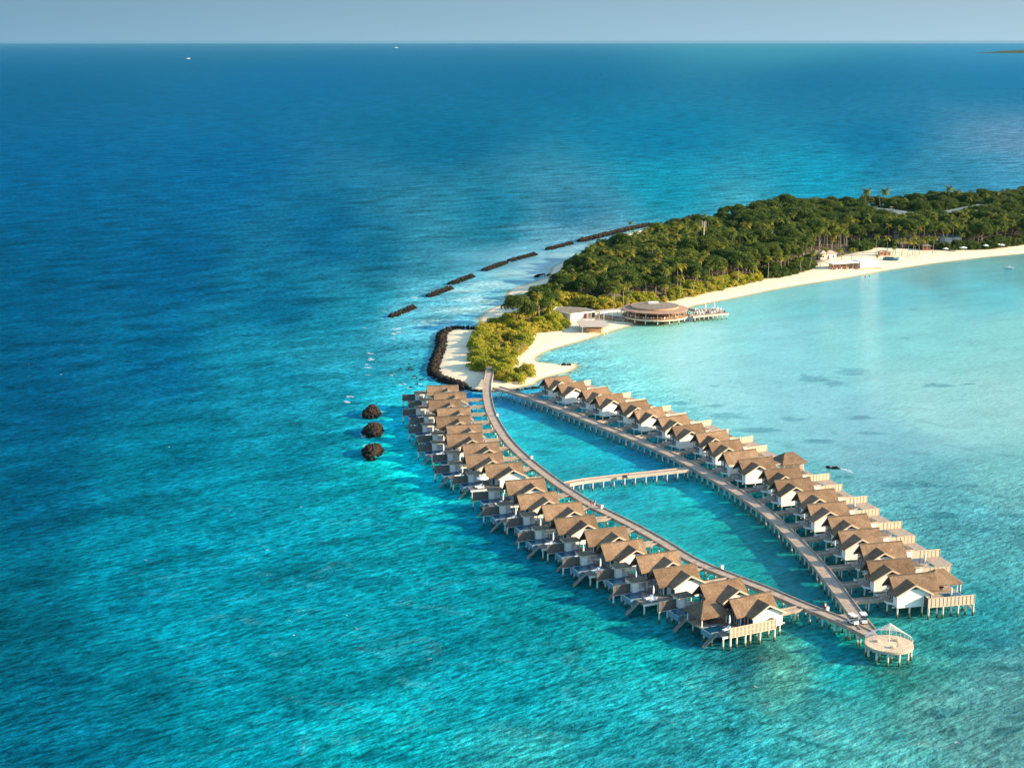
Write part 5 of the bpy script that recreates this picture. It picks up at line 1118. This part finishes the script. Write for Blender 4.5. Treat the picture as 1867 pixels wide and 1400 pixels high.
mb = MB(); qq = shrink(q, .6); mb.prism(qq, .2, 2.2); mb.build('bar_block', M['teak'], r_); tag(r_, 'fan shaped flat roofed shelter standing on the sand', 'beach shelter')
# beach bar: white box with a long slab roof
A_ = at(1569, 489, 1.2); B2 = at(1602.6, 486.8, 1.2); d_ = Vector((B2.x-A_.x, B2.y-A_.y)); L_ = d_.length; rz = math.atan2(d_.y, d_.x); r_ = empty('beach_bar', (A_.x, A_.y, 0), rz)
mb = MB(); mb.exy([(0, 1.2), (L_, 1.2), (L_, 4.5), (L_*.62, 5.4), (0, 4.6)], 0, 7.5); mb.build('white_hall', M['whitet'], r_)
mb = MB(); mb.box(-3.0, L_+.4, -2.2, 8.0, .75, 1.19); mb.build('deck', M['teak'], r_)
for k in range(8): mb = MB(); x_ = -2.6+k*(L_+2.8)/7; mb.box(x_-.12, x_+.12, -2.15, -1.9, -1.0, .75); mb.build('deck_post', M['barge'], r_)
mb = MB(); mb.box(-16.5, -.3, .5, 8.5, 3.9, 4.25); mb.build('slab_roof', M['whitet'], r_)
mb = MB(); mb.box(-15.0, -.4, 6.2, 6.5, .9, 3.88); mb.build('back_wall', M['barge'], r_); mb = MB(); mb.box(-14.5, -6, 3.0, 3.8, .9, 2.0); mb.build('counter', M['door'], r_)
for x_ in (-16, -12, -8, -4): mb = MB(); mb.tube((x_, .9, .4), (x_, .9, 3.9), .12, n=6); mb.build('post', M['teak'], r_)
tag(r_, 'white beach bar with a long slab roof and timber deck at the water edge', 'beach bar')
bw = lambda u, v: (A_.x+u*math.cos(rz)-v*math.sin(rz), A_.y+u*math.sin(rz)+v*math.cos(rz))
for k in range(7): x_, y_ = bw(-14.5+k*2.0, 2.0+(k % 2)*.6); use_ts(x_, y_, gz(x_, y_), 'table and chairs under the long slab roof of the beach bar', 'dining sets at the beach bar')
def hut(name, px, py, w_, d_, h, rz_, roofm, lab, cat='hut', wallm='white', hip=True):
    p = atg(px, py); r = empty(name, p, rz_); mb = MB(); mb.box(-w_/2, w_/2, -d_/2, d_/2, -.2, h); wl = mb.build('wall', M[wallm], r)
    mb = MB(); o = .6; A = [(-w_/2-o, -d_/2-o), (w_/2+o, -d_/2-o), (w_/2+o, d_/2+o), (-w_/2-o, d_/2+o)]; rr_ = max(.05, (w_-d_)/2); rh = h+d_*.34
    vs = [(x, y, h+.01) for x, y in A]+[(x, y, h+.25) for x, y in A]+[(-rr_, 0, rh), (rr_, 0, rh)]
    mb.add(vs, [(3, 2, 1, 0), (0, 1, 5, 4), (1, 2, 6, 5), (2, 3, 7, 6), (3, 0, 4, 7), (4, 5, 9, 8), (5, 6, 9), (6, 7, 8, 9), (7, 4, 8)]); mb.build('roof', M[roofm], r)
    mb = MB(); mb.box(-.5, .5, -d_/2-.05, -d_/2-.002, 0, 2.1); mb.build('door', M['door'], wl)
    for s_ in (-1, 1): mb = MB(); mb.box(s_*w_*.32-.5, s_*w_*.32+.5, -d_/2-.05, -d_/2-.002, 1.0, 2.0); mb.build('window', M['glass'], wl)
    return tag(r, lab, cat)
hut('service_building', 1507, 472, 9, 4.5, 3.0, .25, 'concrete', 'low pale building among palms behind the beach bar', 'building')
hut('service_building', 1487, 471, 4, 4, 3.2, .25, 'brown_roof', 'small brown roofed kiosk left of the low pale building', 'kiosk')
hut('thatched_hut', 1645, 452, 5, 5, 2.6, .2, 'thatch_old', 'grey thatched hut between bright palms at the back of the beach', 'hut', 'darkwood')
hut('thatched_hut', 1688, 456, 4.2, 3.4, 2.3, .1, 'thatch_old', 'small red walled hut right of the bright beach palms', 'hut', 'door')
hut('thatched_hut', 1612, 466, 6, 3, 1.8, .1, 'teak', 'reddish timber beach hut above the blue boat', 'hut', 'teak')
hut('lodge', 1650, 437, 11, 7, 5.5, .2, 'grey_roof', 'grey roofed lodge half hidden in the trees behind the beach huts', 'lodge')
hut('lodge', 1733, 447, 10, 7, 5.0, .1, 'grey_roof', 'grey roofed lodge behind the shrubs near the open umbrellas', 'lodge')
hut('lodge', 1778, 417, 7, 6, 9.5, .3, 'white', 'tall white lodge showing through the far wood', 'lodge')
hut('lodge', 1116, 556, 6, 3, 4.2, .1, 'brown_roof', 'brown roofed lodge in the trees behind the restaurant', 'lodge')
hut('lodge', 1192, 549, 2.2, 2, 1.9, .4, 'brown_roof', 'tiny brown roofed hut at the tree edge above the restaurant', 'hut')
arc = [Vector(at(x, y, 8.5)[:2]) for x, y in [(1562, 385), (1590, 385), (1620, 390), (1655, 395.5), (1690, 397), (1725, 394.5), (1755, 390), (1780, 384.5), (1806, 379)]]
arc = smooth_poly(arc, 6); r_ = empty('curved_roof_building', (arc[0].x, arc[0].y, 0)); p2 = [p-arc[0] for p in arc]
ribbon('roof', p2, -9, 9, 9.8, 10.3, M['grey_roof'], r_); ribbon('wall', p2, -7, 7, .5, 9.8, M['white'], r_); tag(r_, 'long curved building with grey green roof inside the far wood', 'building')
p = atg(1283, 470); mp = at(1283, 436, 11.0); r_ = empty('radio_mast', (mp.x, mp.y, .9)); mb = MB(); mb.tube((0, 0, 0), (0, 0, 19.5), .38, .26, 8); mb.build('pole', M['barge'], r_)
mb = MB(); mb.beam((-1.1, 0, 16.5), (1.1, 0, 16.5), .2, .2); mb.build('crossarm', M['barge'], r_)
for s_ in (-1, 1): mb = MB(); mb.box(s_*.95-.22, s_*.95+.22, -.2, .2, 16.4, 19.8); mb.build('antenna', M['barge'], r_)
tag(r_, 'tall pale radio mast with forked antennas rising from the wood', 'mast')
# boats
def hull(L_, B_, D_, n=12):
    V_ = []; F_ = []
    for i in range(n+1):
        t_ = i/n; w_ = B_/2*(1-max(0, (t_-.45)/.55)**2.2)*(.86+.14*min(1, t_*4)); sh = D_*(1+.35*t_**3); x = (t_-.5)*L_
        for y, z in ((-w_, sh), (-w_*.86, sh*.45), (0, 0), (w_*.86, sh*.45), (w_, sh)): V_.append((x+(0 if z > 0 else -L_*.04*t_), y, z))
    for i in range(n):
        for k in range(4): a = i*5+k; F_.append((a, a+5, a+6, a+1)[::-1])
    F_.append((0, 1, 2, 3, 4)); mb = MB(); mb.add(V_, F_)
    top = [(i*5) for i in range(n+1)]; 
    for i in range(n): a = i*5; mb.add([V_[a][:2]+(V_[a][2]-.12,), V_[a+5][:2]+(V_[a+5][2]-.12,), V_[a+9][:2]+(V_[a+9][2]-.12,), V_[a+4][:2]+(V_[a+4][2]-.12,)], [(0, 3, 2, 1)])
    return mb
p = atg(1624, 475); r_ = empty('beached_boat', p, -.32); hull(8.2, 2.6, 1.3).build('hull', M['blue'], r_); mb = MB(); mb.box(-3.2, 1.6, -1.0, 1.0, 1.35, 1.75); mb.build('canvas_cover', M['darkwood'], r_); mb = MB(); mb.tube((-1.5, 0, 1.3), (-1.8, 0, 6.2), .07, n=6); mb.build('mast', M['barge'], r_); mb = MB(); mb.box(1.7, 3.0, -.8, .8, 1.3, 1.42); mb.build('foredeck', M['teak'], r_); tag(r_, 'blue wooden boat drawn up on the beach beside the white bar', 'boat')
def motorboat(L_, px, py, rz_, lab, scz=1):
    p = at(px, py); r = empty('motorboat', (p.x, p.y, -.15*L_/5), rz_); hull(L_, L_*.34, L_*.17).build('hull', M['boat'], r); mb = MB(); mb.box(-L_*.12, L_*.12, -L_*.11, L_*.11, L_*.17, L_*.30); c_ = mb.build('cabin', M['boat'], r)
    mb = MB(); mb.add([(L_*.12+.01, -L_*.1, L_*.19), (L_*.12+.01, L_*.1, L_*.19), (L_*.125, L_*.1, L_*.28), (L_*.125, -L_*.1, L_*.28)], [(0, 1, 2, 3)]); mb.build('windscreen', M['glass'], c_)
    mb = MB(); mb.box(-L_*.55, -L_*.49, -L_*.05, L_*.05, L_*.05, L_*.22); mb.build('outboard_motor', M['black'], r); return tag(r, lab, 'boat')
motorboat(4.6, 1840, 490, -.5, 'small white motorboat moored in the lagoon off the beach')
motorboat(26, 343, 108, .2, 'tiny white boat on the open sea below the horizon, left side')
motorboat(60, 722, 88, .1, 'tiny white boat right under the horizon, centre left')
# open umbrellas and loungers on the beach
for k, (px, py, lab) in enumerate([(1723.5, 461, 'white open umbrella leaning by the shrubs left of the largest beach umbrella'), (1756, 459, 'largest white open umbrella on the sand'), (1796.5, 455, 'white open umbrella at the hedge end'), (1818, 452.5, 'white open umbrella nearest the tall palm trunks'), (1826, 454, 'lower white umbrella beside the palm trunks')]):
    p = atg(px, py); o = copy_tree(ou0); o.location = p; o.scale = (1.35, 1.35, 1) if k == 1 else (1, 1, 1); tag(o, lab, 'umbrella', 'umbrellas on the beach')
for k in range(12):
    px, py = 1640+k*4.6, 470-(k % 3)*2.2; p = atg(px, py); o = copy_tree(lo0); o.location = p; o.rotation_euler = (0, 0, -1.0+k*.13); tag(o, 'white lounger in the cluster on the sand below the bright palms', 'sun lounger', 'loungers on the beach')
# distant islet
n = 40; V_ = []; F_ = []; ic = at(1875, 97.5)
for i in range(n+1):
    t_ = i/n*2-1; w_ = 1-abs(t_)**1.7; hz_ = 34*w_*(.75+.35*float(vnoise(np.array([t_*9+20]), np.array([.5]), 3)[0]))*(1-.35*(t_ < -.5))
    for y, z in ((-200, -2), (-150, 3*w_), (-110, hz_*.85), (0, hz_), (110, hz_*.85), (200, -2)): V_.append((ic.x+t_*560, ic.y+y*max(.15, w_), z))
for i in range(n):
    for k in range(5): a = i*6+k; F_.append((a, a+6, a+7, a+1))
mb = MB(); mb.add(V_, F_); o = mb.build('distant_islet', M['leaf']); tag(o, None, None, None, 'structure')

# ------------------------------------------------------------------ people
def person(shirt, trousers, pose='stand'):
    """one continuous skinned body (with five finger hands), hair and clothes as children"""
    V_ = []; E_ = []; Rr = []
    def v(p, r, frm=None):
        V_.append(p); Rr.append(r)
        if frm is not None: E_.append((frm, len(V_)-1))
        return len(V_)-1
    st = .16 if pose == 'walk' else 0
    pel = v((0, 0, .93), .135); sp_ = v((0, 0, 1.15), .12, pel); ch = v((0, .01, 1.36), .145, sp_); nk = v((0, 0, 1.50), .055, ch); hd = v((0, .0, 1.60), .075, nk); h2 = v((0, .015, 1.70), .085, hd)
    nose = v((0, -.105, 1.645), .012, hd)
    for s_ in (-1, 1):
        sh = v((s_*.17, 0, 1.42), .065, ch); el = v((s_*.24, .03+s_*st*.5, 1.14), .045, sh); wr = v((s_*.25, -.05+s_*st*.8, .89), .028, el); pm = v((s_*.25, -.07+s_*st*.8, .82), .035, wr)
        for k in range(4):
            a = v((s_*.25+(k-1.5)*.006, -.10+s_*st*.8+(k-1.5)*.019, .775), .009, pm); v((s_*.245, -.095+s_*st*.8+(k-1.5)*.019, .735-.004*abs(k-1.5)), .008, a)
        v((s_*.235, -.125+s_*st*.8, .80), .010, pm)
        hp = v((s_*.09, 0, .88), .095, pel); kn = v((s_*.10, -.02-s_*st, .49), .06, hp); an = v((s_*.10, .03-s_*st*1.4, .09), .04, kn); v((s_*.11, -.13-s_*st*1.4, .035), .032, an)
    me_ = bpy.data.meshes.new('person'); me_.from_pydata(V_, E_, []); me_.materials.append(M['skin']); o = bpy.data.objects.new('person', me_); C.objects.link(o)
    sk = o.modifiers.new('skin', 'SKIN'); me_.skin_vertices or None
    if not me_.skin_vertices: pass
    for i, sv in enumerate(me_.skin_vertices[0].data): sv.radius = (Rr[i], Rr[i]*.85); sv.use_root = (i == 0)
    o.modifiers.new('subsurf', 'SUBSURF').levels = 1; o.modifiers['subsurf'].render_levels = 1
    mb = MB(); mb.lathe([(.02, 1.52), (.11, 1.49), (.205, 1.43), (.20, 1.3), (.165, 1.15), (.18, .98), (.175, .9), (.02, .9)], 14)
    mb.v = [(x, y*.68+.0, z) for x, y, z in mb.v]
    for s_ in (-1, 1): mb.tube((s_*.17, 0, 1.43), (s_*.235, .02, 1.2), .085, .07, 8)
    mb.build('shirt', shirt, o, smooth=True)
    for s_ in (-1, 1):
        mb = MB(); mb.tube((s_*.085, 0, .97), (s_*.10, -.02-s_*st, .50), .115, .085, 10); mb.build('trouser_leg', trousers, o, smooth=True)
    mb = MB(); mb.lathe([(0, 1.80), (.06, 1.79), (.098, 1.74), (.105, 1.68), (.09, 1.63), (.06, 1.62)], 12); mb.v = [(x, y*1.05+.035, z) for x, y, z in mb.v]; mb.build('hair', M['hair'], o, smooth=True)
    return o
pw = person(M['redfab'], M['cushion'], 'walk'); pd_ = person(M['darkwood'], M['redfab'], 'stand'); pwh = person(M['cushion'], M['darkwood'], 'stand')
used_person = set()
def put_person(src, x, y, z, rz_, lab, cat='person', grp=None):
    o = copy_tree(src) if src.name in used_person else src; used_person.add(src.name); o.location = (x, y, z); o.rotation_euler = (0, 0, rz_); tag(o, lab, cat, grp)
for src, px, py, rz_, lab in ((pw, 1084.2, 923.5, 2.2, 'person in a red top walking along the left boardwalk'), (pd_, 1077.8, 922.5, .4, 'person in dark top and red shorts beside the one in the red top'), (pwh, 1504.5, 1112.8, 1.0, 'person in white standing at the boardwalk edge near the junction'), (pd_, 1501.5, 1112, 2.6, 'person in a dark top standing beside the one in white near the junction'), (pw, 1146, 873, 1.4, 'person in a pinkish red top crossing the pale cross bridge')):
    p = at(px, py, DZ); put_person(src, p.x, p.y, DZ, rz_, lab)
for k, (px, py, lab) in enumerate([(1659, 472, 'person in white standing among the beach loungers'), (1664, 468, 'person in red top walking behind the beach loungers'), (1520, 494, 'person in dark top on the sand in front of the beach bar')]):
    p = atg(px, py); put_person((pwh, pw, pd_)[k], p.x, p.y, p.z, k*1.3, lab)
for k, (px, py, lab) in enumerate([(1577.5, 506, 'left of two bathers standing waist deep off the beach bar'), (1585, 504.5, 'right of two bathers standing waist deep off the beach bar')]):
    p = at(px, py); put_person((pd_, pd_)[k], p.x, p.y, -.8, k*2.0, lab, 'person')
p = at(1139, 873, DZ); r_ = empty('luggage_cart', (p.x, p.y, DZ), .1); mb = MB(); mb.box(-.75, .75, -.4, .4, .3, .45); mb.build('bed', M['metal'], r_); mb = MB(); mb.box(-.6, .6, -.33, .33, .46, 1.0); mb.build('load', M['darkwood'], r_)
for x_ in (-.5, .5):
    for y_ in (-.35, .35): mb = MB(); mb.tube((x_, y_-.05, .15), (x_, y_+.05, .15), .15, n=10); mb.build('wheel', M['black'], r_)
mb = MB(); mb.beam((.75, 0, .4), (1.1, 0, 1.0), .05, .05); mb.build('handle', M['metal'], r_); tag(r_, 'grey loaded luggage cart on the pale cross bridge', 'cart')
p = at(1048, 1, 0)
# ------------------------------------------------------------------ haze
m = bpy.data.materials.new('haze'); m.use_nodes = True; t = m.node_tree; t.nodes.clear(); out = t.nodes.new('ShaderNodeOutputMaterial'); pv = t.nodes.new('ShaderNodeVolumePrincipled')
pv.inputs['Color'].default_value = (.15, .345, .50, 1); pv.inputs['Density'].default_value = 1.15e-5; pv.inputs['Anisotropy'].default_value = .0
t.links.new(pv.outputs[0], out.inputs['Volume'])
mb = MB(); mb.box(-75000, 75000, -6000, 80000, -2.4, 118.0); o = mb.build('haze', m); o['kind'] = 'stuff'; o['label'] = 'thin pale sea haze over the whole scene'
#END
